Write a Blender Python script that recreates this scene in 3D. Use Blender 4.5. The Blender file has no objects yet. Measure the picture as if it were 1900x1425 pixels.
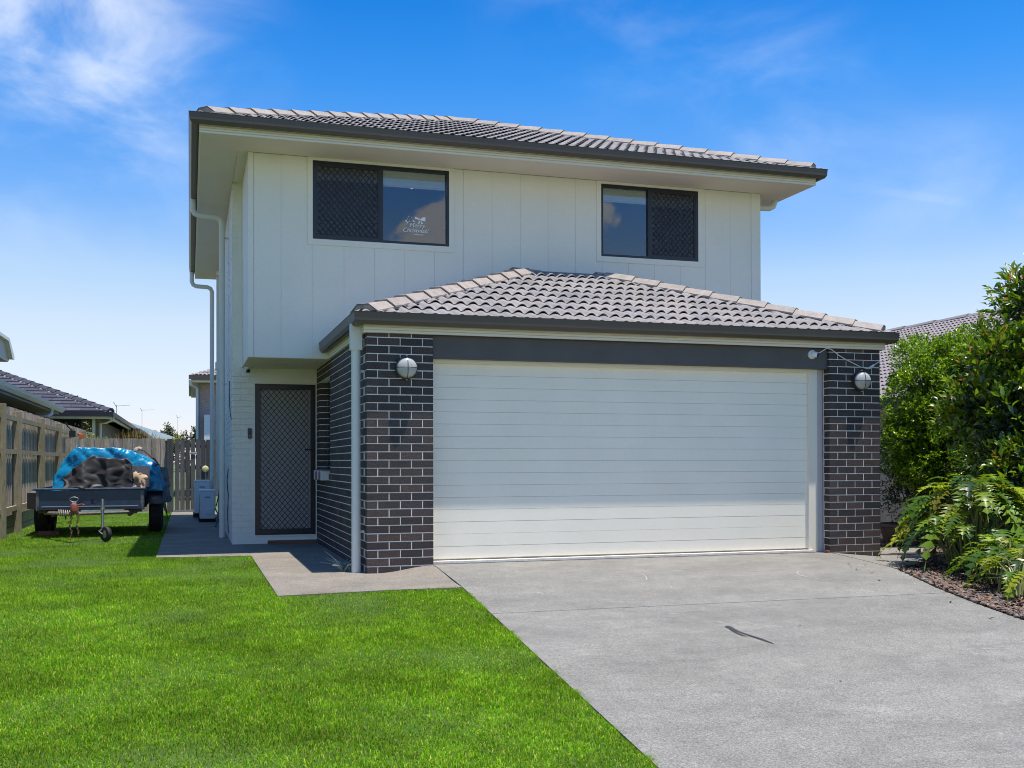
import bpy, bmesh, math, random
import numpy as np
from mathutils import Vector, Matrix, noise as mnoise
R = math.radians
random.seed(7); rng = np.random.default_rng(7)
S = bpy.context.scene
COL = S.collection

# ------------------------------------------------------------------ camera
cd = bpy.data.cameras.new('camera'); cam = bpy.data.objects.new('camera', cd); COL.objects.link(cam); S.camera = cam
W0, H0 = 1900.0, 1425.0
F, CX, CY, YAW, PIT, ROL = 1955.5184, 953.7348, 844.8634, 0.2987, 0.0065, -0.0021
cd.sensor_fit = 'HORIZONTAL'; cd.sensor_width = 36.0; cd.lens = 36.0 * F / W0
cd.shift_x = -(CX - W0 / 2) / W0; cd.shift_y = (CY - H0 / 2) / W0
cd.clip_start = 0.1; cd.clip_end = 3000
def camvec(r, d, u):
    c, s = math.cos(ROL), math.sin(ROL); r, u = r * c - u * s, r * s + u * c
    c, s = math.cos(PIT), math.sin(PIT); d, u = d * c - u * s, d * s + u * c
    c, s = math.cos(YAW), math.sin(YAW); return Vector((r * c + d * s, -r * s + d * c, u))
rx, uy, dz = camvec(1, 0, 0), camvec(0, 0, 1), camvec(0, 1, 0)
m = Matrix((rx, uy, -dz)).transposed().to_4x4(); m.translation = Vector((-1.7727, -10.9878, 1.0921))
cam.matrix_world = m

# ------------------------------------------------------------------ sky and sun
SUN = Vector((0.14, -0.155, 1.0)).normalized()
sl = bpy.data.lights.new('sun', 'SUN'); sl.energy = 4.0; sl.angle = R(0.5); sl.color = (1.0, 0.94, 0.86)
sun = bpy.data.objects.new('sun', sl); COL.objects.link(sun); sun.rotation_euler = SUN.to_track_quat('Z', 'Y').to_euler()
sun.location = (10, -20, 60)
w = bpy.data.worlds.new('World'); S.world = w; w.use_nodes = True
nt = w.node_tree; N = nt.nodes; LK = nt.links; N.clear()
def nn(t, **k):
    n = N.new(t)
    for a, b in k.items(): setattr(n, a, b)
    return n
out = nn('ShaderNodeOutputWorld'); bg = nn('ShaderNodeBackground'); bg.inputs['Strength'].default_value = 0.15
sky = nn('ShaderNodeTexSky', sky_type='NISHITA'); sky.sun_disc = False
sky.sun_elevation = math.asin(SUN.z); sky.sun_rotation = math.atan2(SUN.x, SUN.y)
sky.air_density = 1.0; sky.dust_density = 0.3; sky.ozone_density = 3.0; sky.altitude = 20
geo = nn('ShaderNodeTexCoord'); sep = nn('ShaderNodeSeparateXYZ'); LK.new(geo.outputs['Generated'], sep.inputs[0])
# colour of the clear air by elevation: pale at the horizon, deep (polarised) blue higher up
ramp = nn('ShaderNodeValToRGB'); LK.new(sep.outputs['Z'], ramp.inputs[0])
cr = ramp.color_ramp; cr.elements[0].position = 0.0; cr.elements[0].color = (0.62, 0.58, 0.74, 1)
cr.elements[1].position = 1.0; cr.elements[1].color = (0.50, 0.66, 0.85, 1)
for p_, c_ in ((0.048, (0.65, 0.60, 0.70, 1)), (0.076, (0.745, 0.638, 0.65, 1)), (0.124, (0.85, 0.71, 0.66, 1)), (0.17, (0.76, 0.72, 0.70, 1)), (0.238, (0.394, 0.597, 0.788, 1)), (0.339, (0.132, 0.513, 0.841, 1)), (0.40, (0.055, 0.43, 0.80, 1))):
    e = cr.elements.new(p_); e.color = c_
mul = nn('ShaderNodeMixRGB', blend_type='MULTIPLY'); mul.inputs[0].default_value = 1.0
LK.new(sky.outputs[0], mul.inputs[1]); LK.new(ramp.outputs[0], mul.inputs[2])
# clouds: thin wisps of cirrus, heaped cloud low down behind the street
def mathn(op, a=None, b=None, clamp=False):
    n = nn('ShaderNodeMath', operation=op); n.use_clamp = clamp
    for i, v in enumerate((a, b)):
        if v is None: continue
        if isinstance(v, (int, float)): n.inputs[i].default_value = v
        else: LK.new(v, n.inputs[i])
    return n.outputs[0]
def smooth(v, a, b):
    n = nn('ShaderNodeMapRange', interpolation_type='SMOOTHERSTEP'); LK.new(v, n.inputs[0])
    n.inputs[1].default_value = a; n.inputs[2].default_value = b; return n.outputs[0]
def dist_to(vec):
    v = Vector(vec).normalized(); n = nn('ShaderNodeVectorMath', operation='DISTANCE'); LK.new(geo.outputs['Generated'], n.inputs[0]); n.inputs[1].default_value = v; return n.outputs['Value']
mp = nn('ShaderNodeMapping'); LK.new(geo.outputs['Generated'], mp.inputs[0]); mp.inputs['Scale'].default_value = (1.0, 1.0, 1.9); mp.inputs['Rotation'].default_value = (0.3, 0.5, 0.2)
n1 = nn('ShaderNodeTexNoise'); n1.inputs['Scale'].default_value = 5.0; n1.inputs['Detail'].default_value = 9; n1.inputs['Roughness'].default_value = 0.56; n1.inputs['Distortion'].default_value = 0.35
LK.new(mp.outputs[0], n1.inputs['Vector'])
wisp = smooth(n1.outputs[0], 0.36, 0.80)
def pix(x, y): return camvec((x - CX) / F, 1.0, -(y - CY) / F)
m1 = smooth(dist_to(pix(90, 70)), 0.24, 0.0)
m2 = mathn('MULTIPLY', smooth(dist_to(pix(1470, 200)), 0.13, 0.01), 0.33)
m3 = mathn('MULTIPLY', smooth(dist_to(pix(1760, 365)), 0.12, 0.01), 0.22)
m4 = mathn('MULTIPLY', smooth(dist_to(pix(1200, -60)), 0.2, 0.01), 0.25)
str_ = nn('ShaderNodeVectorMath', operation='DOT_PRODUCT'); LK.new(geo.outputs['Generated'], str_.inputs[0]); str_.inputs[1].default_value = pix(1560, 343).normalized().cross(pix(1900, 392).normalized()).normalized()
m5 = mathn('MULTIPLY', smooth(mathn('ABSOLUTE', str_.outputs['Value']), 0.012, 0.0), mathn('MULTIPLY', smooth(dist_to(pix(1800, 378)), 0.15, 0.02), 0.30))
m3 = mathn('MAXIMUM', m3, m5)
msum = mathn('ADD', mathn('ADD', m1, m2), mathn('ADD', m3, m4), True)
cir = mathn('MULTIPLY', wisp, msum)
n2 = nn('ShaderNodeTexNoise'); n2.inputs['Scale'].default_value = 3.6; n2.inputs['Detail'].default_value = 10; n2.inputs['Roughness'].default_value = 0.55
LK.new(geo.outputs['Generated'], n2.inputs['Vector'])
bb = mathn('MULTIPLY', smooth(dist_to((.228, -.957, .172)), 0.115, 0.02), 0.42)
for c_, r_, a_ in (((.365, -.905, .222), 0.055, 0.30), ((.10, -.99, .08), 0.12, 0.3), ((-.5, -.85, .12), 0.2, 0.3), ((.8, -.58, .14), 0.2, 0.3)):
    bb = mathn('MAXIMUM', bb, mathn('MULTIPLY', smooth(dist_to(c_), r_, 0.0), a_))
n2.inputs['Scale'].default_value = 11.0
cum = smooth(mathn('ADD', n2.outputs[0], bb), 0.66, 0.74)
back = smooth(sep.outputs['Y'], 0.0, -0.3)
cum = mathn('MULTIPLY', cum, back)
cl1 = nn('ShaderNodeMixRGB'); LK.new(mathn('MULTIPLY', cir, 0.85), cl1.inputs[0]); LK.new(mul.outputs[0], cl1.inputs[1]); cl1.inputs[2].default_value = (4.0, 4.3, 4.7, 1)
cl2 = nn('ShaderNodeMixRGB'); LK.new(cum, cl2.inputs[0]); LK.new(cl1.outputs[0], cl2.inputs[1]); cl2.inputs[2].default_value = (4.6, 4.5, 4.6, 1)
LK.new(cl2.outputs[0], bg.inputs[0]); LK.new(bg.outputs[0], out.inputs[0])
S.view_settings.view_transform = 'Standard'; S.view_settings.look = 'None'; S.view_settings.gamma = 1.0; S.view_settings.exposure = 0.7
S.view_settings.use_curve_mapping = False
S.render.engine = 'CYCLES'; S.cycles.max_bounces = 8; S.cycles.transparent_max_bounces = 12; S.cycles.use_denoising = True
S.cycles.sample_clamp_indirect = 6.0; S.cycles.filter_width = 1.0

# ------------------------------------------------------------------ materials
def srgb(r, g, b):
    f = lambda c: (c / 255 / 12.92) if c / 255 <= 0.04045 else ((c / 255 + 0.055) / 1.055) ** 2.4
    return (f(r), f(g), f(b))
MATS = {}
def M(name, col=(0.5, 0.5, 0.5), rough=0.6, var=0.0, vs=6.0, fine=0.0, fs=80.0, bump=0.0, bs=120.0, metal=0.0, spec=0.5, isl=0.0, trans=0.0, alt=None, stretch=(1, 1, 1), coat=0.0):
    """principled surface: base colour varied by broad noise, fine grain and a random value per piece"""
    if name in MATS: return MATS[name]
    mt = bpy.data.materials.new(name); mt.use_nodes = True; t = mt.node_tree; b = t.nodes['Principled BSDF']; MATS[name] = mt
    def new(k, **q):
        n = t.nodes.new(k)
        for a, v in q.items(): setattr(n, a, v)
        return n
    L = t.links.new
    b.inputs['Roughness'].default_value = rough; b.inputs['Metallic'].default_value = metal; b.inputs['Specular IOR Level'].default_value = spec
    if coat: b.inputs['Coat Weight'].default_value = coat; b.inputs['Coat Roughness'].default_value = 0.12
    tc = new('ShaderNodeTexCoord'); g = new('ShaderNodeNewGeometry')
    mpn = new('ShaderNodeMapping'); mpn.inputs['Scale'].default_value = stretch; L(g.outputs['Position'], mpn.inputs[0])
    cur = new('ShaderNodeRGB'); cur.outputs[0].default_value = (*col, 1); sock = cur.outputs[0]
    def mult(sock, fac):   # fac socket around 1
        mx = new('ShaderNodeVectorMath', operation='SCALE'); L(sock, mx.inputs[0]); L(fac, mx.inputs['Scale']); return mx.outputs[0]
    def mr(s, a, bb, lo=0.0, hi=1.0):
        n = new('ShaderNodeMapRange'); L(s, n.inputs[0]); n.inputs[1].default_value = lo; n.inputs[2].default_value = hi; n.inputs[3].default_value = a; n.inputs[4].default_value = bb; return n.outputs[0]
    rnd = None
    if isl or alt:
        oi = new('ShaderNodeObjectInfo'); ad = new('ShaderNodeMath', operation='ADD'); L(oi.outputs['Random'], ad.inputs[0]); L(g.outputs['Random Per Island'], ad.inputs[1])
        fr = new('ShaderNodeMath', operation='FRACT'); L(ad.outputs[0], fr.inputs[0]); rnd = fr.outputs[0]
    if alt:
        cr_ = new('ShaderNodeValToRGB'); L(rnd, cr_.inputs[0]); cr_.color_ramp.interpolation = 'LINEAR'
        els = cr_.color_ramp.elements; stops = [col] + list(alt)
        els[0].color = (*stops[0], 1); els[1].color = (*stops[-1], 1)
        for i in range(1, len(stops) - 1):
            e = els.new(i / (len(stops) - 1)); e.color = (*stops[i], 1)
        sock = cr_.outputs[0]
    if isl:
        m7 = new('ShaderNodeMath', operation='MULTIPLY'); L(rnd, m7.inputs[0]); m7.inputs[1].default_value = 7.31; f7 = new('ShaderNodeMath', operation='FRACT'); L(m7.outputs[0], f7.inputs[0])
        sock = mult(sock, mr(f7.outputs[0], 1 - isl, 1 + isl))
    if var:
        n = new('ShaderNodeTexNoise'); n.inputs['Scale'].default_value = vs; n.inputs['Detail'].default_value = 6; n.inputs['Roughness'].default_value = 0.6; L(mpn.outputs[0], n.inputs['Vector'])
        sock = mult(sock, mr(n.outputs[0], 1 - var, 1 + var, 0.3, 0.7))
    if fine:
        n = new('ShaderNodeTexNoise'); n.inputs['Scale'].default_value = fs; n.inputs['Detail'].default_value = 3; L(mpn.outputs[0], n.inputs['Vector'])
        sock = mult(sock, mr(n.outputs[0], 1 - fine, 1 + fine, 0.3, 0.7))
    L(sock, b.inputs['Base Color'])
    if bump:
        n = new('ShaderNodeTexNoise'); n.inputs['Scale'].default_value = bs; n.inputs['Detail'].default_value = 4; L(mpn.outputs[0], n.inputs['Vector'])
        bp = new('ShaderNodeBump'); bp.inputs['Strength'].default_value = bump; bp.inputs['Distance'].default_value = 0.01; L(n.outputs[0], bp.inputs['Height']); L(bp.outputs[0], b.inputs['Normal'])
    if trans:
        tr = new('ShaderNodeBsdfTranslucent'); hs = new('ShaderNodeMixRGB', blend_type='MULTIPLY'); hs.inputs[0].default_value = 1; L(sock, hs.inputs[1]); hs.inputs[2].default_value = (1.5, 1.6, 0.5, 1)
        L(hs.outputs[0], tr.inputs[0]); mx = new('ShaderNodeMixShader'); mx.inputs[0].default_value = trans
        L(b.outputs[0], mx.inputs[1]); L(tr.outputs[0], mx.inputs[2]); L(mx.outputs[0], t.nodes['Material Output'].inputs[0])
    return mt
cladding = M('cladding_paint', (0.81, 0.765, 0.65), 0.55, var=0.03, vs=1.2, fine=0.02, fs=30, bump=0.04, bs=200)
cream = M('cream_trim_paint', (0.82, 0.75, 0.60), 0.45, var=0.03, vs=2)
soffit_m = M('soffit_paint', (0.76, 0.655, 0.55), 0.6, var=0.04, vs=1.5)
gutter_m = M('dark_gutter_metal', (0.082, 0.066, 0.050), 0.38, var=0.08, vs=3, spec=0.5)
brick_m = M('charcoal_brick', (0.052, 0.038, 0.032), 0.62, isl=0.22, alt=[(0.036, 0.028, 0.026), (0.072, 0.047, 0.038), (0.042, 0.034, 0.033)], var=.15, vs=9, fine=0.45, fs=60, bump=0.5, bs=90, spec=0.45)
mortar_m = M('pale_mortar', (0.84, 0.79, 0.70), 0.9, var=0.1, vs=14, fine=0.12, fs=200, bump=0.3, bs=200)
wbrick_m = M('white_painted_brick', (0.80, 0.76, 0.66), 0.6, isl=0.015, var=0.04, vs=2.0, bump=0.25, bs=60)
door_m = M('garage_door_paint', (0.88, 0.82, 0.67), 0.36, var=0.035, vs=1.6, fine=0.015, fs=40, spec=0.5)
lintel_m = M('grey_lintel_board', (0.088, 0.082, 0.075), 0.6, var=0.12, vs=2.5, bump=0.06, bs=60)
tile_m = M('grey_concrete_tile', (0.25, 0.232, 0.222), 0.72, isl=0.10, alt=[(0.215, 0.205, 0.205), (0.265, 0.238, 0.22), (0.23, 0.218, 0.212)], var=0.16, vs=3.5, fine=0.12, fs=45, bump=0.3, bs=90)
cap_m = M('ridge_cap_tile', (0.29, 0.25, 0.215), 0.75, isl=0.08, var=0.18, vs=9, fine=.1, fs=40, bump=0.2, bs=100)
point_m = M('ridge_pointing', (0.27, 0.25, 0.25), 0.85, var=0.2, vs=12, bump=0.5, bs=30)
black_m = M('black_frame', (0.012, 0.013, 0.018), 0.32)
grille_m = M('black_grille', (0.010, 0.010, 0.012), 0.45)
pipe_m = M('downpipe_paint', (0.70, 0.69, 0.62), 0.42, var=0.03, vs=3)
blind_m = M('white_blind', (0.90, 0.86, 0.76), 0.7, trans=0.25)
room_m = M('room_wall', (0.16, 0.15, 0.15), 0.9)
doorleaf_m = M('door_leaf_paint', (0.42, 0.385, 0.37), 0.5, var=0.05, vs=2)
timber_m = M('weathered_paling', (0.40, 0.335, 0.26), 0.85, isl=0.22, alt=[(0.30, 0.265, 0.22), (0.46, 0.37, 0.28), (0.35, 0.32, 0.28)], var=0.28, vs=9, fine=0.25, fs=60, stretch=(1.0, 1.0, 0.12), bump=0.4, bs=60)
rail_m = M('treated_pine', (0.27, 0.235, 0.15), 0.8, isl=0.15, var=0.25, vs=8, fine=0.2, fs=50, stretch=(1, 1, 0.15), bump=0.3, bs=50)
gate_m = M('grey_gate_paling', (0.075, 0.073, 0.078), 0.85, isl=0.25, alt=[(0.10, 0.095, 0.09), (0.065, 0.064, 0.07), (0.12, 0.11, 0.10)], var=0.3, vs=10, fine=0.25, fs=60, stretch=(1, 1, 0.12), bump=0.4, bs=60)
metal_m = M('galvanised_steel', (0.45, 0.45, 0.44), 0.35, metal=0.8, var=0.2, vs=20)
navy_m = M('navy_trailer_paint', (0.020, 0.042, 0.085), 0.33, var=0.25, vs=6, fine=0.15, fs=40)
rubber_m = M('rubber', (0.018, 0.018, 0.018), 0.75, var=0.2, vs=20, bump=0.3, bs=60)
rust_m = M('rusty_steel', (0.16, 0.085, 0.055), 0.8, var=0.4, vs=25, bump=0.3, bs=80)
red_m = M('red_coupling_paint', (0.27, 0.075, 0.05), 0.55, var=0.3, vs=40)
bluetarp_m = M('blue_tarpaulin', (0.004, 0.25, 0.48), 0.3, var=0.15, vs=9, bump=0.7, bs=16, trans=0.12, spec=0.6)
blacktarp_m = M('black_canvas', (0.034, 0.031, 0.031), 0.55, var=0.08, vs=4, fine=0.15, fs=60, bump=0.12, bs=40)
white_m = M('white_enamel', (0.72, 0.73, 0.72), 0.4, var=0.04, vs=4)
opal_m = M('opal_glass', (0.42, 0.42, 0.39), 0.18, var=0.03, vs=8, coat=0.6)
leaf_h = M('small_glossy_leaf', (0.12, 0.215, 0.010), 0.24, isl=0.4, alt=[(0.06, 0.13, 0.008), (0.19, 0.30, 0.012), (0.33, 0.44, 0.02)], trans=0.42, spec=0.9)
leaf_l = M('large_leaf', (0.075, 0.145, 0.010), 0.28, isl=0.35, alt=[(0.05, 0.11, 0.010), (0.11, 0.18, 0.012), (0.20, 0.29, 0.016), (0.10, 0.18, 0.012), (0.15, 0.24, 0.014), (0.08, 0.15, 0.010), (0.24, 0.31, 0.02), (0.13, 0.21, 0.012), (0.16, 0.24, 0.016), (0.42, 0.16, 0.05)], trans=0.32, spec=0.8)
leaf_p = M('philodendron_leaf', (0.09, 0.18, 0.010), 0.38, isl=0.35, alt=[(0.05, 0.12, 0.012), (0.16, 0.26, 0.012), (0.34, 0.37, 0.02), (0.20, 0.28, 0.014), (0.07, 0.14, 0.012), (0.03, 0.075, 0.02), (0.30, 0.26, 0.03)], trans=0.25, spec=0.35)
leaf_f = M('far_leaf', (0.06, 0.085, 0.025), 0.6, isl=0.3, alt=[(0.04, 0.06, 0.02), (0.09, 0.11, 0.03)], trans=0.15)
leaf_y = M('yellow_green_leaf', (0.20, 0.23, 0.04), 0.6, isl=0.3, trans=0.2)
leaf_o = M('orange_grass_leaf', (0.34, 0.20, 0.05), 0.6, isl=0.3, alt=[(0.25, 0.22, 0.05), (0.40, 0.19, 0.05)], trans=0.2)
stem_m = M('brown_stem', (0.10, 0.07, 0.045), 0.85, var=0.3, vs=20)
petiole_m = M('pale_petiole', (0.22, 0.24, 0.08), 0.5, isl=0.25)
darkroof_m = M('dark_flat_tile', (0.060, 0.058, 0.070), 0.55, isl=0.25, var=0.1, vs=4)
greygut_m = M('grey_gutter', (0.70, 0.68, 0.63), 0.4)
teal_m = M('pale_blue_metal_roof', (0.17, 0.23, 0.235), 0.5, var=0.04, vs=2)
housebrick_m = M('far_house_brick', (0.30, 0.23, 0.20), 0.85, isl=0.1, var=0.15, vs=8, fine=0.2, fs=12, stretch=(1, 1, 3))
greywall_m = M('dark_grey_wall', (0.10, 0.10, 0.10), 0.8)
mulch_m = M('bark_mulch', (0.045, 0.026, 0.017), 0.95, isl=0.4, var=0.5, vs=30, bump=0.8, bs=60)
chip_m = M('leaf_litter', (0.12, 0.06, 0.033), 0.8, isl=0.5, alt=[(0.04, 0.024, 0.017), (0.24, 0.13, 0.065), (0.07, 0.045, 0.033)])
pebble_m = M('river_pebble', (0.10, 0.085, 0.07), 0.6, isl=0.45, alt=[(0.20, 0.11, 0.06), (0.05, 0.05, 0.058), (0.20, 0.17, 0.14)])
pot_m = M('dark_plastic_tub', (0.12, 0.085, 0.075), 0.7, var=0.3, vs=10)
soil_m = M('soil', (0.05, 0.035, 0.025), 0.95, bump=0.5, bs=60)
blade_m = M('grass_blade', (0.125, 0.285, 0.005), 0.6, isl=0.34, alt=[(0.085, 0.235, 0.004), (0.16, 0.32, 0.006), (0.22, 0.345, 0.010), (0.34, 0.34, 0.07)], var=0.34, vs=1.1, fine=.22, fs=5.0, trans=0.30, spec=0.12)
turf_m = M('turf_soil', (0.05, 0.10, 0.010), 0.95, var=0.3, vs=8, bump=0.6, bs=90)
earth_m = M('far_ground', (0.09, 0.13, 0.045), 0.95, var=0.3, vs=0.2)
card_m = M('brown_paper', (0.42, 0.29, 0.19), 0.8, var=0.2, vs=15)
orange_m = M('orange_plastic', (0.55, 0.14, 0.03), 0.4)
yellow_m = M('pale_yellow_plastic', (0.62, 0.58, 0.28), 0.5)

def concrete_mat(name, col, warm=0.0):
    mt = bpy.data.materials.new(name); mt.use_nodes = True; t = mt.node_tree; b = t.nodes['Principled BSDF']; L = t.links.new; nw = t.nodes.new
    b.inputs['Roughness'].default_value = 0.85; b.inputs['Specular IOR Level'].default_value = 0.3
    g = nw('ShaderNodeNewGeometry')
    def noi(scale, detail, rough, st=(1, 1, 1), dist=0.0):
        mpn = nw('ShaderNodeMapping'); mpn.inputs['Scale'].default_value = st; L(g.outputs['Position'], mpn.inputs[0])
        n = nw('ShaderNodeTexNoise'); n.inputs['Scale'].default_value = scale; n.inputs['Detail'].default_value = detail; n.inputs['Roughness'].default_value = rough; n.inputs['Distortion'].default_value = dist
        L(mpn.outputs[0], n.inputs['Vector']); return n.outputs[0]
    def mr(s, lo, hi, a, bb):
        n = nw('ShaderNodeMapRange'); L(s, n.inputs[0]); n.inputs[1].default_value = lo; n.inputs[2].default_value = hi; n.inputs[3].default_value = a; n.inputs[4].default_value = bb; return n.outputs[0]
    def mu(a, bb):
        n = nw('ShaderNodeMath'); n.operation = 'MULTIPLY'; L(a, n.inputs[0]); L(bb, n.inputs[1]); return n.outputs[0]
    f = mr(noi(0.9, 8, 0.66, (1, 1.6, 1)), 0.3, 0.7, 0.80, 1.18)
    f = mu(f, mr(noi(5.5, 10, 0.75), 0.3, 0.7, 0.84, 1.15))
    f = mu(f, mr(noi(75, 3, 0.75), 0.36, 0.66, 0.66, 1.34))
    f = mu(f, mr(noi(150, 2, 0.8), 0.36, 0.66, 0.80, 1.2))
    f = mu(f, mr(noi(42, 4, 0.85), 0.60, 0.70, 1.0, 0.45))
    f = mu(f, mr(noi(48, 3, 0.8, (1, 1, 1), .5), 0.64, 0.74, 1.0, 1.45))       # dark pits
    f = mu(f, mr(noi(3.0, 6, 0.6, (0.35, 2.2, 1), 1.2), 0.30, 0.42, 0.88, 1.0))  # trowel sweeps
    sc = nw('ShaderNodeVectorMath'); sc.operation = 'SCALE'; sc.inputs[0].default_value = col; L(f, sc.inputs['Scale'])
    tint = nw('ShaderNodeMixRGB'); tint.blend_type = 'MULTIPLY'; L(mr(noi(1.7, 5, 0.6), 0.35, 0.65, 0, 1), tint.inputs[0]); L(sc.outputs[0], tint.inputs[1]); tint.inputs[2].default_value = (1.0, 0.985 - warm * 0.03, 0.965 - warm * 0.09, 1)
    L(tint.outputs[0], b.inputs['Base Color'])
    bp = nw('ShaderNodeBump'); bp.inputs['Strength'].default_value = 0.35; bp.inputs['Distance'].default_value = 0.004; L(noi(140, 4, 0.7), bp.inputs['Height']); L(bp.outputs[0], b.inputs['Normal'])
    return mt
conc_m = concrete_mat('driveway_concrete', (0.212, 0.205, 0.182))
path_m = concrete_mat('path_concrete', (0.225, 0.203, 0.170), 0.6)
joint_m = M('joint_dirt', (0.06, 0.055, 0.045), 0.95)

def glass_mat():
    mt = bpy.data.materials.new('window_glass'); mt.use_nodes = True; t = mt.node_tree; t.nodes.remove(t.nodes['Principled BSDF'])
    tr = t.nodes.new('ShaderNodeBsdfTransparent'); tr.inputs[0].default_value = (0.90, 0.92, 0.93, 1)
    gl = t.nodes.new('ShaderNodeBsdfGlossy'); gl.inputs['Roughness'].default_value = 0.0; gl.inputs[0].default_value = (0.85, 0.92, 1.0, 1)
    lw = t.nodes.new('ShaderNodeFresnel'); lw.inputs[0].default_value = 1.72
    mx = t.nodes.new('ShaderNodeMixShader'); t.links.new(lw.outputs[0], mx.inputs[0]); t.links.new(tr.outputs[0], mx.inputs[1]); t.links.new(gl.outputs[0], mx.inputs[2]); t.links.new(mx.outputs[0], t.nodes['Material Output'].inputs[0])
    return mt
glass_m = glass_mat()
def emit_mat(name, col, s):
    mt = bpy.data.materials.new(name); mt.use_nodes = True; b = mt.node_tree.nodes['Principled BSDF']; b.inputs['Emission Color'].default_value = (*col, 1); b.inputs['Emission Strength'].default_value = s; b.inputs['Base Color'].default_value = (*col, 1); return mt
lamp_m = emit_mat('downlight_lens', (1.0, 0.85, 0.7), 3.0)

# ------------------------------------------------------------------ geometry helpers
def link(name, me, mat=None, parent=None, kind=None, smooth=False):
    o = bpy.data.objects.new(name, me); COL.objects.link(o)
    if mat is not None:
        me.materials.clear(); me.materials.append(mat)
    if smooth: me.shade_smooth()
    if parent is not None: attach(o, parent)
    if kind: o['kind'] = kind
    return o
def world_of(o):
    mm = o.matrix_basis.copy()
    if o.parent: mm = world_of(o.parent) @ o.matrix_parent_inverse @ mm
    return mm
def attach(o, parent):
    o.parent = parent; o.matrix_parent_inverse = world_of(parent).inverted()
def thing(name, label, cat, loc, group=None):
    o = bpy.data.objects.new(name, None); COL.objects.link(o); o.location = loc; o.empty_display_size = 0.3
    o['label'] = label; o['category'] = cat
    if group: o['group'] = group
    return o
def tag(o, label, cat, group=None):
    o['label'] = label; o['category'] = cat
    if group: o['group'] = group
    return o
class G:
    """collects boxes, tubes, sheets; made into ONE mesh object"""
    def __init__(s): s.v = []; s.f = []
    def add(s, vs, fs):
        b = len(s.v); s.v += [tuple(p) for p in vs]; s.f += [tuple(i + b for i in f) for f in fs]; return s
    def box(s, x0, x1, y0, y1, z0, z1, mt=None):
        vs = [Vector((x, y, z)) for z in (z0, z1) for y in (y0, y1) for x in (x0, x1)]
        if mt is not None: vs = [mt @ p for p in vs]
        return s.add(vs, [(0, 2, 3, 1), (4, 5, 7, 6), (0, 1, 5, 4), (1, 3, 7, 5), (3, 2, 6, 7), (2, 0, 4, 6)])
    def tube(s, pts, r, n=10, caps=True):
        pts = [Vector(p) for p in pts]; rs = r if isinstance(r, (list, tuple)) else [r] * len(pts)
        b = len(s.v); k = len(pts); ref = None
        for i, p in enumerate(pts):
            d = (pts[min(i + 1, k - 1)] - pts[max(i - 1, 0)]).normalized()
            if ref is None or abs(ref.dot(d)) > 0.95: ref = Vector((0, 0, 1)) if abs(d.z) < 0.9 else Vector((1, 0, 0))
            a = d.cross(ref).normalized(); c = a.cross(d).normalized(); ref = c
            for j in range(n):
                t = 2 * math.pi * j / n; s.v.append(tuple(p + rs[i] * (math.cos(t) * a + math.sin(t) * c)))
        for i in range(k - 1):
            for j in range(n):
                s.f.append((b + i * n + j, b + i * n + (j + 1) % n, b + (i + 1) * n + (j + 1) % n, b + (i + 1) * n + j))
        if caps:
            s.f.append(tuple(b + j for j in range(n - 1, -1, -1))); s.f.append(tuple(b + (k - 1) * n + j for j in range(n)))
        return s
    def cyl(s, p0, p1, r, n=16, r1=None): return s.tube([p0, p1], [r, r if r1 is None else r1], n)
    def lathe(s, prof, origin, axis=Vector((0, 0, 1)), n=24):
        axis = Vector(axis).normalized(); a = axis.orthogonal().normalized(); c = axis.cross(a); b = len(s.v); o = Vector(origin)
        for (r, h) in prof:
            for j in range(n):
                t = 2 * math.pi * j / n; s.v.append(tuple(o + axis * h + r * (math.cos(t) * a + math.sin(t) * c)))
        for i in range(len(prof) - 1):
            for j in range(n): s.f.append((b + i * n + j, b + i * n + (j + 1) % n, b + (i + 1) * n + (j + 1) % n, b + (i + 1) * n + j))
        return s
    def extrude(s, poly, p0, p1, ax):
        """profile (u,z) swept along ax ('x' or 'y') from p0 to p1; u is the other horizontal axis"""
        n = len(poly); mk = (lambda t, u, z: (t, u, z)) if ax == 'x' else (lambda t, u, z: (u, t, z))
        vs = [mk(p0, u, z) for u, z in poly] + [mk(p1, u, z) for u, z in poly]
        fs = [(i, (i + 1) % n, n + (i + 1) % n, n + i) for i in range(n)] + [tuple(range(n - 1, -1, -1)), tuple(range(n, 2 * n))]
        return s.add(vs, fs)
    def prism(s, poly, z0, z1):
        n = len(poly); g = (lambda z: z if callable(z) else (lambda x, y: z)); a, b = g(z0), g(z1)
        vs = [(x, y, a(x, y)) for x, y in poly] + [(x, y, b(x, y)) for x, y in poly]
        return s.add(vs, [(i, (i + 1) % n, n + (i + 1) % n, n + i) for i in range(n)] + [tuple(range(n - 1, -1, -1)), tuple(range(n, 2 * n))])
    def mesh(s, name):
        me = bpy.data.meshes.new(name); me.from_pydata(s.v, [], s.f); me.update(); return me
    def obj(s, name, mat, parent=None, smooth=False, kind=None, fix=True, bevel=0.0):
        me = s.mesh(name)
        if fix or bevel:
            bm = bmesh.new(); bm.from_mesh(me); bmesh.ops.recalc_face_normals(bm, faces=bm.faces)
            if bevel: bmesh.ops.bevel(bm, geom=bm.edges[:], offset=bevel, segments=2, affect='EDGES', profile=0.6)
            bm.to_mesh(me); bm.free()
        o = link(name, me, mat, parent, kind)
        if smooth:
            me.shade_smooth()
            try: me.set_sharp_from_angle(angle=R(38))
            except Exception: pass
        return o
def box(name, mat, x0, x1, y0, y1, z0, z1, parent=None, bevel=0.0, kind=None): return G().box(x0, x1, y0, y1, z0, z1).obj(name, mat, parent, bevel=bevel, kind=kind)
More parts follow.
